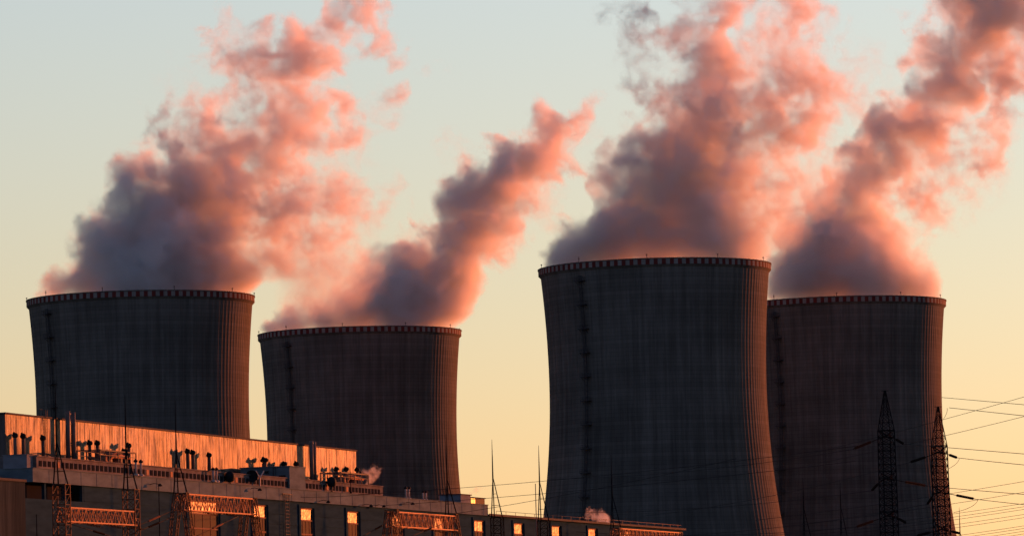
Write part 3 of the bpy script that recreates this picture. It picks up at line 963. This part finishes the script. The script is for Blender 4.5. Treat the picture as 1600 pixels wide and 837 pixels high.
# cables in the right sky: drawn from pylon to beyond the frame
RS = 'single thin cables crossing the right sky'
cable(at(1472, 620.5, 700), at(1660, 637, 560), 'topmost thin cable falling to the right edge, above the right pylon tip', 0, group=RS)
cable(at(1250, 712, 820), at(1660, 602, 700), 'thin cable rising to the right, crossing the topmost cable near the right edge', 0.3, group=RS)
cable(at(1483, 636.5, PYB - 1), at(1660, 655.5, 500), 'thin cable running right from the tip of the right pylon', 0, group=RS)
cable(at(1255, 728, 830), at(1660, 635, 700), 'thin cable rising to the right just below the right pylon tip', 0.3, group=RS)
cable(at(1412, 693, PYA - 3.5), at(1660, 713.5, 520), 'thin cable falling to the right from behind the right pylon shoulder', 0, group=RS)
cable(at(1495.5, 714.5, PYB - 3.5), at(1660, 731, 500), 'thin cable running right from the upper insulator of the right pylon', 0.05, group=RS)
cable(at(1449, 758.5, PYA - 3.5), at(1660, 776, 500), 'thin cable running right from the middle insulator of the left pylon', 0.05, group=RS)
cable(at(1524, 779, PYB - 3.5), at(1660, 793, 500), 'thin cable running right from the long middle insulator of the right pylon', 0.05, group=RS)
cable(at(1180, 812, 860), at(1660, 741, 760), 'thin cable rising to the right edge above the low bundle of cables', 0.4, group=RS)
cable(at(1190, 826, 860), at(1660, 758, 760), 'second thin cable rising to the right edge above the low bundle', 0.4, group=RS)
BL = 'bundle of parallel cables low at the right edge'
for i, (yl, yr) in enumerate(((832, 776), (837, 781), (842, 785), (849, 793), (854, 798), (866, 811), (870, 815), (876, 819), (881, 823))):
    cable(at(1180, yl + 6, 900 - 4 * i), at(1680, yr - 3, 760), 'thin cable of the low rising bundle beside the right pylon', 0.5, 0.032, group=BL)
# droppers: slack loops under insulators
for (x0, y0), (xm, ym), (x1, y1), lab in (((1480, 637), (1481, 645), (1474, 654), 'small slack wire loop below the tip of the right pylon'), ((1499, 716), (1496, 725), (1483, 731), 'slack wire loop below the upper insulator of the right pylon'), ((1528, 780), (1524, 793), (1490, 800), 'large slack wire loop below the middle insulator of the right pylon')):
    A, B_, C_ = at(x0, y0, PYB - 4), at(xm, ym, PYB - 3), at(x1, y1, PYB)
    pts = [A * (1 - t) ** 2 + B_ * (2 * t * (1 - t)) + C_ * t * t for t in [i / 8 for i in range(9)]]
    tag(MB().path(pts, 0.028, 4).build('jumper_wire', M_WIRE), lab, 'wire', 'slack wire loops on the right pylon')
# cables from the hall across the middle sky to the towers' foot
MS = 'thin cables across the sky between the towers'
cable(at(560, 772, 800), at(1340, 696, 660), 'upper thin cable crossing the sky between the two tower pairs', 0.7, group=MS)
cable(at(600, 789, 800), at(1336, 720, 660), 'middle thin cable crossing the sky between the two tower pairs', 0.5, group=MS)
cable(at(640, 812, 800), at(1150, 716, 700), 'lower steeper thin cable crossing the sky between the two tower pairs', 0.6, group=MS)
FT = 'faint dark cables across the front of the big towers'
for i, (a_, b_) in enumerate((((860, 748), (1335, 701)), ((870, 800), (1362, 766)), ((900, 830), (1336, 823)), ((1000, 806), (1421, 722)), ((1010, 838), (1449, 787)), ((1080, 838), (1432, 836)))):
    cable(at(*a_, 740 + 8 * i), at(*b_, (PYA if i < 3 else PYB) + 3.5), ('faint cable running left from the upper insulator of the left pylon', 'faint cable running left from the middle insulator of the left pylon', 'faint cable running left from the lowest insulator of the left pylon',
          'faint cable running left from the upper insulator of the right pylon', 'faint cable running left from the middle insulator of the right pylon', 'faint cable running left from the lowest insulator of the right pylon')[i], 0.8, 0.03, group=FT)
# heavy strain cables between the near gantries
HC = 'heavy cables with insulators between the gantries'
for (a_, b_, lab) in (((196, 829), (276, 794), 'heavy cable rising from the first gantry to the second, with a gleaming insulator'), ((200, 836), (272, 806), 'lower heavy cable between the first and the second gantry'),
                      ((110, 818), (190, 842), 'heavy cable falling from the left gantry beam towards the bottom edge'), ((300, 840), (372, 806), 'heavy cable rising below the second gantry beam'),
                      ((565, 838), (612, 812), 'heavy cable rising to the left end of the third gantry'), ((640, 838), (690, 818), 'heavy cable below the third gantry beam')):
    A = at(*a_, 655 if a_[0] < 400 else 752); B_ = at(*b_, 668 if a_[0] < 400 else 765)
    o = tag(MB().path([A.lerp(B_, t / 6) for t in range(7)], 0.055, 5).build('strain_cable', M_WIRE), lab, 'cable', HC)
    b = MB()
    for i in range(12):
        f = 0.45 + 0.018 * i
        b.bar(A.lerp(B_, f), A.lerp(B_, f + 0.006), 0.15, 7)
    b.build('insulator', M_LAT if lab.endswith('gleaming insulator') or lab.startswith('heavy cable rising below') else M_INS, o)  # orange steel on two insulators paints the sunset gleam into their colour
cable(at(470, 776, 792), at(600, 769, 800), 'thin cable sagging along the fascia right of the roof cabin', 0.2, 0.03)
# ---------------------------------------------------------------- steam
def _fft_noise(rng, shape, cell, lam_hi, lam_lo, slope):
    """Band-limited random field (unit variance) with wavelengths lam_lo..lam_hi metres; not periodic over the plume's own size."""
    nx, ny, nz = shape
    kx = np.fft.fftfreq(nx, cell)[:, None, None]
    ky = np.fft.fftfreq(ny, cell)[None, :, None]
    kz = np.fft.rfftfreq(nz, cell)[None, None, :]
    k = np.sqrt(kx * kx + ky * ky + kz * kz).astype(np.float32)
    k[0, 0, 0] = 1e9
    amp = k ** (-slope / 2.0 - 1.0)
    amp *= np.exp(-(1.0 / (lam_hi * k)) ** 4) * np.exp(-(k * lam_lo) ** 2)
    w = np.fft.rfftn(rng.standard_normal(shape).astype(np.float32)).astype(np.complex64)
    return w * amp, (kx, ky, kz)


def fft_scalar(rng, shape, cell, hi, lo, slope):
    F, _ = _fft_noise(rng, shape, cell, hi, lo, slope)
    a = np.fft.irfftn(F, s=shape, axes=(0, 1, 2)).astype(np.float32)
    return a / a.std()


def fft_curl(rng, shape, cell, hi, lo, slope):
    A = [_fft_noise(rng, shape, cell, hi, lo, slope) for _ in range(3)]
    kx, ky, kz = A[0][1]
    a, b, c = A[0][0], A[1][0], A[2][0]
    v = [1j * (ky * c - kz * b), 1j * (kz * a - kx * c), 1j * (kx * b - ky * a)]
    v = [np.fft.irfftn(q, s=shape, axes=(0, 1, 2)).astype(np.float32) for q in v]
    s = sqrt(sum(float((q * q).mean()) for q in v))
    return [q / s for q in v]


def trilin(g, x, y, z):
    nx, ny, nz = g.shape
    x = np.clip(x, 0, nx - 1.001); y = np.clip(y, 0, ny - 1.001); z = np.clip(z, 0, nz - 1.001)
    i = x.astype(np.int32); j = y.astype(np.int32); k = z.astype(np.int32)
    fx = x - i; fy = y - j; fz = z - k
    b = (i * ny + j) * nz + k
    f = g.ravel()
    sx = ny * nz; sy = nz
    c00 = f[b] * (1 - fz) + f[b + 1] * fz
    c01 = f[b + sy] * (1 - fz) + f[b + sy + 1] * fz
    c0 = c00 * (1 - fy) + c01 * fy
    c10 = f[b + sx] * (1 - fz) + f[b + sx + 1] * fz
    c11 = f[b + sx + sy] * (1 - fz) + f[b + sx + sy + 1] * fz
    c1 = c10 * (1 - fy) + c11 * fy
    return c0 * (1 - fx) + c1 * fx


def up2(g, shape):
    ax = [np.linspace(0, s - 1, n).astype(np.float32) for s, n in zip(g.shape, shape)]
    for d in range(3):
        i = np.minimum(ax[d].astype(np.int32), g.shape[d] - 2)
        fr = ax[d] - i
        sh = [1, 1, 1]; sh[d] = -1
        fr = fr.reshape(sh)
        g = np.take(g, i, axis=d) * (1 - fr) + np.take(g, i + 1, axis=d) * fr
    return g


def sstep(a, b, x):
    t = np.clip((x - a) / (b - a), 0, 1)
    return t * t * (3 - 2 * t)


def steam_material(name, img, lo, cell, dims, tiles, sigma, color, step):
    m = bpy.data.materials.new(name)
    m.use_nodes = True
    nt = m.node_tree
    nt.nodes.clear()
    N = nt.nodes.new
    L = nt.links.new
    nx, ny, nz = dims
    nc, nr = tiles

    def M(op, a, b=None, c=None):
        n = N('ShaderNodeMath'); n.operation = op
        for i, v in enumerate((a, b, c)):
            if v is None: continue
            if isinstance(v, (int, float)): n.inputs[i].default_value = v
            else: L(v, n.inputs[i])
        return n.outputs[0]
    tc = N('ShaderNodeTexCoord')
    sp = N('ShaderNodeSeparateXYZ')
    vm = N('ShaderNodeVectorMath'); vm.operation = 'SUBTRACT'
    L(tc.outputs['Object'], vm.inputs[0]); vm.inputs[1].default_value = lo
    vs = N('ShaderNodeVectorMath'); vs.operation = 'SCALE'; vs.inputs['Scale'].default_value = 1.0 / cell
    L(vm.outputs[0], vs.inputs[0]); L(vs.outputs[0], sp.inputs[0])
    u = M('MINIMUM', M('MAXIMUM', sp.outputs[0], 0.0), nx - 1.0)
    w = M('MINIMUM', M('MAXIMUM', sp.outputs[2], 0.0), nz - 1.0)
    v = M('MINIMUM', M('MAXIMUM', sp.outputs[1], 0.0), ny - 1.01)
    j = M('FLOOR', v)
    fr = M('SUBTRACT', v, j)
    row = M('FLOOR', M('DIVIDE', M('ADD', j, 0.5), float(nc)))
    col = M('SUBTRACT', j, M('MULTIPLY', row, float(nc)))
    U = M('DIVIDE', M('ADD', M('ADD', u, 0.5), M('MULTIPLY', col, float(nx))), float(nx * nc))
    V = M('DIVIDE', M('ADD', M('ADD', w, 0.5), M('MULTIPLY', row, float(nz))), float(nz * nr))
    cb = N('ShaderNodeCombineXYZ')
    L(U, cb.inputs[0]); L(V, cb.inputs[1])
    im = N('ShaderNodeTexImage'); im.image = img; im.interpolation = 'Linear'; im.extension = 'EXTEND'
    L(cb.outputs[0], im.inputs[0])
    sc = N('ShaderNodeSeparateColor'); L(im.outputs['Color'], sc.inputs[0])
    d = M('ADD', M('MULTIPLY', sc.outputs[0], M('SUBTRACT', 1.0, fr)), M('MULTIPLY', sc.outputs[1], fr))
    pv = N('ShaderNodeVolumePrincipled')
    pv.inputs['Color'].default_value = (*color, 1)
    pv.inputs['Anisotropy'].default_value = 0.18
    L(M('MULTIPLY', d, sigma), pv.inputs['Density'])
    out = N('ShaderNodeOutputMaterial')
    L(pv.outputs[0], out.inputs['Volume'])
    m.cycles.volume_step_rate = step
    m.cycles.volume_sampling = 'MULTIPLE_IMPORTANCE'
    return m


def hull_mesh(name, d, lo, cell, f, thr):
    """Closed skin round the cells that hold steam, f grid cells per skin cell, smoothed."""
    nx, ny, nz = [(-(-s // f)) for s in d.shape]
    p = np.zeros((nx * f, ny * f, nz * f), np.float32)
    p[:d.shape[0], :d.shape[1], :d.shape[2]] = d
    occ = p.reshape(nx, f, ny, f, nz, f).max(axis=(1, 3, 5)) > thr
    o = np.zeros((nx + 4, ny + 4, nz + 4), bool)
    o[2:-2, 2:-2, 2:-2] = occ
    q = o.copy()
    for ax in range(3):
        q |= np.roll(o, 1, ax) | np.roll(o, -1, ax)
    o = q
    NY, NZ = o.shape[1] + 1, o.shape[2] + 1
    vid = lambda i, j, k: (i * NY + j) * NZ + k
    quads = []
    for ax in range(3):
        for s in (1, -1):
            I, J, K = np.nonzero(o & ~np.roll(o, -s, ax))
            e = [I, J, K]
            e[ax] = e[ax] + (1 if s == 1 else 0)
            b, c = [(1, 2), (2, 0), (0, 1)][ax]
            cor = []
            for db, dc in ((0, 0), (1, 0), (1, 1), (0, 1)):
                t = [e[0], e[1], e[2]]
                t[b] = t[b] + db; t[c] = t[c] + dc
                cor.append(vid(*t))
            if s == -1: cor = cor[::-1]
            quads.append(np.stack(cor, 1))
    quads = np.concatenate(quads)
    ids, inv = np.unique(quads, return_inverse=True)
    inv = inv.reshape(quads.shape)
    co = np.stack([ids // (NY * NZ), (ids // NZ) % NY, ids % NZ], 1).astype(np.float32)
    for it in range(4):
        acc = np.zeros_like(co); cnt = np.zeros(len(co), np.float32)
        for a in range(4):
            for b in ((a + 1) % 4, (a - 1) % 4):
                np.add.at(acc, inv[:, a], co[inv[:, b]]); np.add.at(cnt, inv[:, a], 1)
        co = co * 0.5 + 0.5 * acc / cnt[:, None]
    co = (co - 2.0) * f * cell + np.array(lo, np.float32)
    me = bpy.data.meshes.new(name)
    me.vertices.add(len(co)); me.vertices.foreach_set('co', co.ravel())
    me.loops.add(inv.size); me.loops.foreach_set('vertex_index', inv.ravel().astype(np.int32))
    me.polygons.add(len(inv))
    me.polygons.foreach_set('loop_start', np.arange(0, inv.size, 4, dtype=np.int32))
    me.update(calc_edges=True)
    return me


def plume(name, label, cx, top, Y, blobs, seed, sigma, cell=0.62, depth=52.0, warp=1.0, color=(1.0, 1.0, 1.0), step=0.1, calm=18.0, lean=0.0, group='steam plumes over the cooling towers', cat='steam plume', lam=46.0, k=1.0, mouth=True, below=5.0, grow=1.25):
    """A body of steam: puffs (x, y, radius, density) read off the photograph are placed in depth round the tower's axis at
    distance Y, stirred by a turbulent flow and stored as a density grid inside a closed skin."""
    rng = np.random.default_rng(seed)
    calm *= k
    pm = Y / FPX
    B = []
    for b in blobs:
        x, y, r, de = b[:4]
        c = at(x, y, Y)
        rr = r * pm
        h = max(0.0, c.z - top)
        dy = b[4] if len(b) > 4 else rng.normal() * min(0.35 * rr, 9.0)
        ry = b[5] if len(b) > 5 else rr * rng.uniform(0.95, 1.3)
        B.append((c.x, Y + dy + lean * h, c.z, rr * grow, ry * grow, rr * grow, de))
    B = np.array(B)
    x0 = (B[:, 0] - B[:, 3]).min() - 9 * k; x1 = (B[:, 0] + B[:, 3]).max() + 9 * k
    z0 = top - below * k; z1 = min((B[:, 2] + B[:, 5]).max() + 9 * k, at(800, -110, Y).z)
    y0 = max((B[:, 1] - B[:, 4]).min() - 6, Y - depth); y1 = min((B[:, 1] + B[:, 4]).max() + 6, Y + depth)
    x1 = min(x1, at(1740, 200, Y).x); x0 = max(x0, at(-60, 300, Y).x)
    dims = [int((b - a) / cell) // 2 * 2 for a, b in ((x0, x1), (y0, y1), (z0, z1))]
    g = np.zeros(dims, np.float32)
    ax = [np.arange(n, dtype=np.float32) * cell + a for n, a in zip(dims, (x0, y0, z0))]
    for bx, by, bz, rx, ry, rz, de in B:
        sl = []
        for q, c, r in zip(ax, (bx, by, bz), (rx, ry, rz)):
            i0 = max(0, int(np.searchsorted(q, c - r))); i1 = int(np.searchsorted(q, c + r))
            sl.append(slice(i0, max(i0, i1)))
        if any(s.stop <= s.start for s in sl): continue
        X = ((ax[0][sl[0]] - bx) / rx)[:, None, None]; Yy = ((ax[1][sl[1]] - by) / ry)[None, :, None]; Z = ((ax[2][sl[2]] - bz) / rz)[None, None, :]
        q = np.sqrt(X * X + Yy * Yy + Z * Z)
        e = de * sstep(1.0, 0.2, q)
        v = g[sl[0], sl[1], sl[2]]
        g[sl[0], sl[1], sl[2]] = v + e - v * e
    # the turbulent flow, on a grid of double cells
    cd_ = [n // 2 for n in dims]
    c2 = cell * 2
    h = (np.arange(cd_[2], dtype=np.float32) * c2 + z0 - top)[None, None, :]
    ramp = 0.18 + 0.82 * sstep(0, calm * 2.6, h)
    va = fft_curl(rng, cd_, c2, lam * k, 7.0 * k, 3.2)
    vb = fft_curl(rng, cd_, c2, 15.0 * k, 2.6 * k, 2.6)
    vel = [k * (5.6 * a * ramp + b * (0.7 + 1.1 * ramp)) * warp for a, b in zip(va, vb)]
    I = np.meshgrid(*[np.arange(n, dtype=np.float32) for n in cd_], indexing='ij')
    P = [q.copy() for q in I]
    n = 7
    for s in range(n):
        d = [trilin(q, *P) for q in vel]
        P = [p - q * (1.9 / n / c2) for p, q in zip(P, d)]
    # finer wisps, one step
    D = [up2((p - i) * 2.0, dims) for p, i in zip(P, I)]
    vf = fft_curl(rng, dims, cell, 7.0 * k, 1.2 * k, 2.0)
    J = np.meshgrid(*[np.arange(n, dtype=np.float32) for n in dims], indexing='ij')
    hr = (0.4 + 0.6 * sstep(0, calm, ax[2] - top))[None, None, :]
    Q = [j + d + f * hr * (1.15 * k / cell) for j, d, f in zip(J, D, vf)]
    g = trilin(g, *Q)
    # erosion: billows bite into thin places first
    e = fft_scalar(rng, dims, cell, 26.0 * k, 2.0 * k, 2.6)
    e = trilin(e, *[j + 0.6 * (q - j) for j, q in zip(J, Q)])
    hr = (0.35 + 0.65 * sstep(0, calm * 1.5, ax[2] - top))[None, None, :]
    thin = 1.0 - sstep(0.2, 0.9, g)
    e2 = fft_scalar(rng, dims, cell, 9.0 * k, 1.3 * k, 2.0)
    g = g * np.exp(np.clip((0.06 + 0.8 * thin) * (0.7 * e + 0.6 * e2) * hr, -2.5, 1.2) - 0.25 * thin * hr)
    g = np.clip(g - 0.035 * hr, 0, 1.25)
    g *= sstep(0.0, 0.07, g)
    # the steam leaves through the mouth, inside the rim
    rim = 40.0
    xx, yy = ax[0][:, None, None] - cx, ax[1][None, :, None] - Y
    rad = np.sqrt(xx * xx + yy * yy)
    hh = (ax[2] - top)[None, None, :]
    if mouth:
        inside = sstep(rim - 0.5 + np.clip(hh, 0, 6) * 1.2, rim - 4 + np.clip(hh, 0, 6) * 1.2, rad)
        near = sstep(64.0, 47.0, rad) * sstep(8.0, 4.0, hh)
        g *= 1.0 - (1.0 - inside) * near
    g *= 1.0 + 0.45 * np.exp(-np.maximum(hh, 0) / 40.0)
    if mouth:                                   # the drifting ends thin out instead of stopping
        g *= sstep(x1, x1 - 26.0, ax[0])[:, None, None] * sstep(z1, z1 - 16.0, ax[2])[None, None, :]
    for d in range(3):
        sl = [slice(None)] * 3
        for k in (0, 1, -2, -1):
            sl[d] = k; g[tuple(sl)] = 0
    g = g.astype(np.float32)
    nc = max(1, int(round(sqrt(dims[1] * dims[2] / dims[0]))))
    nr = -(-dims[1] // nc)
    im = np.zeros((nr * dims[2], nc * dims[0], 4), np.float32)
    for j in range(dims[1]):
        r, c = divmod(j, nc)
        t = im[r * dims[2]:(r + 1) * dims[2], c * dims[0]:(c + 1) * dims[0]]
        t[:, :, 0] = g[:, j, :].T
        t[:, :, 1] = g[:, min(j + 1, dims[1] - 1), :].T
    im[:, :, 3] = 1
    img = bpy.data.images.new(name + '_density', im.shape[1], im.shape[0], alpha=False, float_buffer=True, is_data=True)
    img.colorspace_settings.name = 'Non-Color'
    img.pixels.foreach_set(im.ravel())
    img.update()
    me = hull_mesh(name, g, (x0, y0, z0), cell, 5, 0.012)
    o = bpy.data.objects.new(name, me)
    COL.objects.link(o)
    me.materials.append(steam_material(name, img, (x0, y0, z0), cell, dims, (nc, nr), sigma, color, step))
    o['label'] = label; o['category'] = cat
    if group: o['group'] = group
    return o
# ---------------------------------------------------------------- the four steam plumes
P1 = [(82,452,24,.9),(64,464,14,.9),(385,452,26,.6),(300,130,60,.05),(480,340,110,.05),(540,250,80,.06),(540,440,70,.04),(130,380,50,.07),(75,461,12,.5),(98,450,22,.8),(120,440,36,1),(160,425,52,1),(225,420,90,1),(310,420,85,1),(365,435,42,.8),(150,385,36,.9),(205,365,68,1),(285,350,80,1),(345,355,60,.75),
 (225,310,45,.95),(265,290,60,1),(325,270,68,1),(385,290,56,.6),(275,230,42,.9),(315,205,32,.6),(355,215,44,.5),(420,230,60,.75),(460,190,56,.6),(410,165,50,.4),(505,210,42,.55),
 (555,185,32,.5),(578,165,24,.6),(540,225,30,.3),(400,110,40,.7),(445,80,42,1),(365,72,32,.8),(340,60,18,.5),(480,95,44,1),(490,125,32,.7),(520,50,34,.9),(550,15,34,1),(595,30,28,.8),(622,55,22,.7),(570,-20,36,.9),
 (660,97,16,.14),(695,100,12,.10),(450,330,68,.26),(500,300,60,.2),(520,380,70,.15),(470,430,66,.2),(560,330,48,.15),(600,290,24,.14),(612,320,20,.13),(565,430,50,.08),(430,390,58,.4),(420,470,38,.26),(530,450,50,.1),(330,140,32,.16),(300,180,28,.22),(480,470,40,.1),(360,150,40,.16)]
P2 = [(775,335,40,.8),(830,275,40,.7),(745,370,44,.9),(705,400,54,1),(870,235,34,.5),(708,470,40,.8),(424,514,18,.9),(560,420,60,.08),(820,330,70,.07),(720,250,60,.05),(900,240,50,.05),(480,490,40,.1),(430,512,18,.6),(455,508,32,.9),(510,492,36,.95),(560,480,48,1),(600,455,50,1),(650,470,62,1),(690,470,46,1),(600,405,32,.6),(640,430,54,1),(690,420,54,1),(725,375,54,1),(705,340,34,.8),(742,320,54,1),
 (765,285,52,1),(800,262,48,1),(842,240,44,.9),(872,222,36,.8),(900,192,28,.75),(922,175,20,.5),(905,165,14,.4),(945,205,18,.2),(770,240,26,.3),(690,230,16,.08),(840,300,34,.22),(860,340,26,.12),(800,340,40,.4),(815,380,30,.14),(630,480,60,1),(710,490,22,.9)]
P3 = [(866,404,22,.9),(1180,395,30,.7),(1230,300,110,.09),(1180,360,60,.12),(1300,130,90,.07),(960,250,60,.05),(1010,90,60,.1),(900,360,40,.1),(862,412,16,.7),(875,402,26,.9),(898,398,38,1),(930,375,46,1),(965,372,60,1),(1040,350,80,1),(1110,352,72,1),(1150,384,46,.9),(945,330,34,.9),(985,310,54,1),(1050,280,72,1),(1118,275,60,.8),(1000,262,34,.8),
 (1030,220,52,1),(1080,190,64,1),(1150,210,70,.7),(1220,200,64,.5),(1290,180,42,.28),(1050,140,40,.6),(1110,120,54,.75),(1095,60,40,.75),(1110,15,40,.7),
 (1180,100,56,.4),(1230,60,60,.4),(1260,120,56,.4),(1305,110,34,.2),(1230,0,56,.4),(1170,30,36,.2),(1090,-40,50,.6),(1240,-50,60,.5),
 (950,38,14,.35),(970,33,18,.5),(1000,42,24,.55),(1030,70,26,.5),(1000,130,25,.5),(985,100,20,.45),(1010,165,24,.5),(1190,290,60,.17),(1230,330,50,.12),(1255,260,50,.17),(1190,360,34,.2),(1320,230,34,.14),(1350,70,18,.1)]
P4 = [(1440,445,34,.8),(1410,400,36,.7),(1460,462,14,.8),(1240,360,60,.08),(1480,290,90,.09),(1400,120,70,.05),(1560,240,60,.06),(1225,445,36,.9),(1255,430,52,1),(1300,420,70,1),(1355,420,66,1),(1405,440,40,1),(1435,458,22,.9),(1225,395,30,.7),(1265,375,50,1),(1315,360,60,1),(1370,360,46,1),(1290,320,34,.8),(1325,305,50,1),(1370,290,50,1),(1350,262,36,.9),
 (1385,240,46,1),(1425,225,44,.9),(1365,212,26,.5),(1435,180,50,1),(1465,140,50,1),(1490,195,42,.5),(1485,90,50,1),(1515,50,50,1),(1540,20,55,1),(1585,40,50,.9),(1575,100,45,.55),(1562,160,45,.55),(1552,220,34,.6),(1532,262,22,.5),
 (1430,55,20,.25),(1425,85,16,.2),(1490,5,40,.8),(1450,310,46,.2),(1480,265,38,.2),(1430,370,26,.16),(1540,-30,60,1),(1620,10,60,.8),(1630,110,50,.5),(1410,30,14,.12),(1345,75,16,.12)]
SIG = 0.19
PL = [('grey and pink steam plume billowing from the leftmost cooling tower', P1, 11, {'below': 17.0, 'warp': 0.9}),
      ('narrow orange steam plume leaning right from the tower with the bright orange edge', P2, 12, {'warp': 0.75}),
      ('broad steam plume with dark left flank rising from the large front tower', P3, 13, {'warp': 0.9}),
      ('steam plume streaming to the upper right from the tower behind the pylons', P4, 15, {'warp': 0.7})]
for (lab, P, seed, kw), (tx, ty, tz, _) in zip(PL, TW):
    plume('steam_plume', lab, tx, tz, ty, P, seed, SIG, **kw)


def puff(blobs, w, label, seed, sigma):
    u, z = on(blobs[0][0], blobs[0][1], w)
    p = hw(u, w, z)
    plume('steam_puff', label, p.x, p.z, p.y, [b + (0.0,) for b in blobs], seed, sigma, cell=0.1, depth=4, k=0.09, mouth=False, group='small steam puffs on the hall roof', cat='steam puff')


puff([(575, 757, 4, .9), (577, 751, 5, 1), (580, 745, 7, 1), (588, 739, 8, .9), (577, 737, 7, .8), (584, 731, 6, .7), (592, 735, 5, .6)], -3.0, 'small pink steam puff rising from the roof just right of the clad wall', 21, 0.45)
puff([(950, 814, 5, .9), (946, 809, 8, 1), (938, 809, 8, .9), (941, 803, 7, .8), (929, 806, 7, .6), (922, 800, 7, .4), (916, 806, 6, .3)], -2.0, 'small pink steam puff drifting left over the low roof before the large tower', 22, 0.5)
puff([(736, 770, 4, .3), (742, 765, 6, .25), (750, 762, 6, .2), (758, 762, 5, .12)], -3.0, 'faint grey wisp above the rooftop hut against the sky', 23, 0.8)
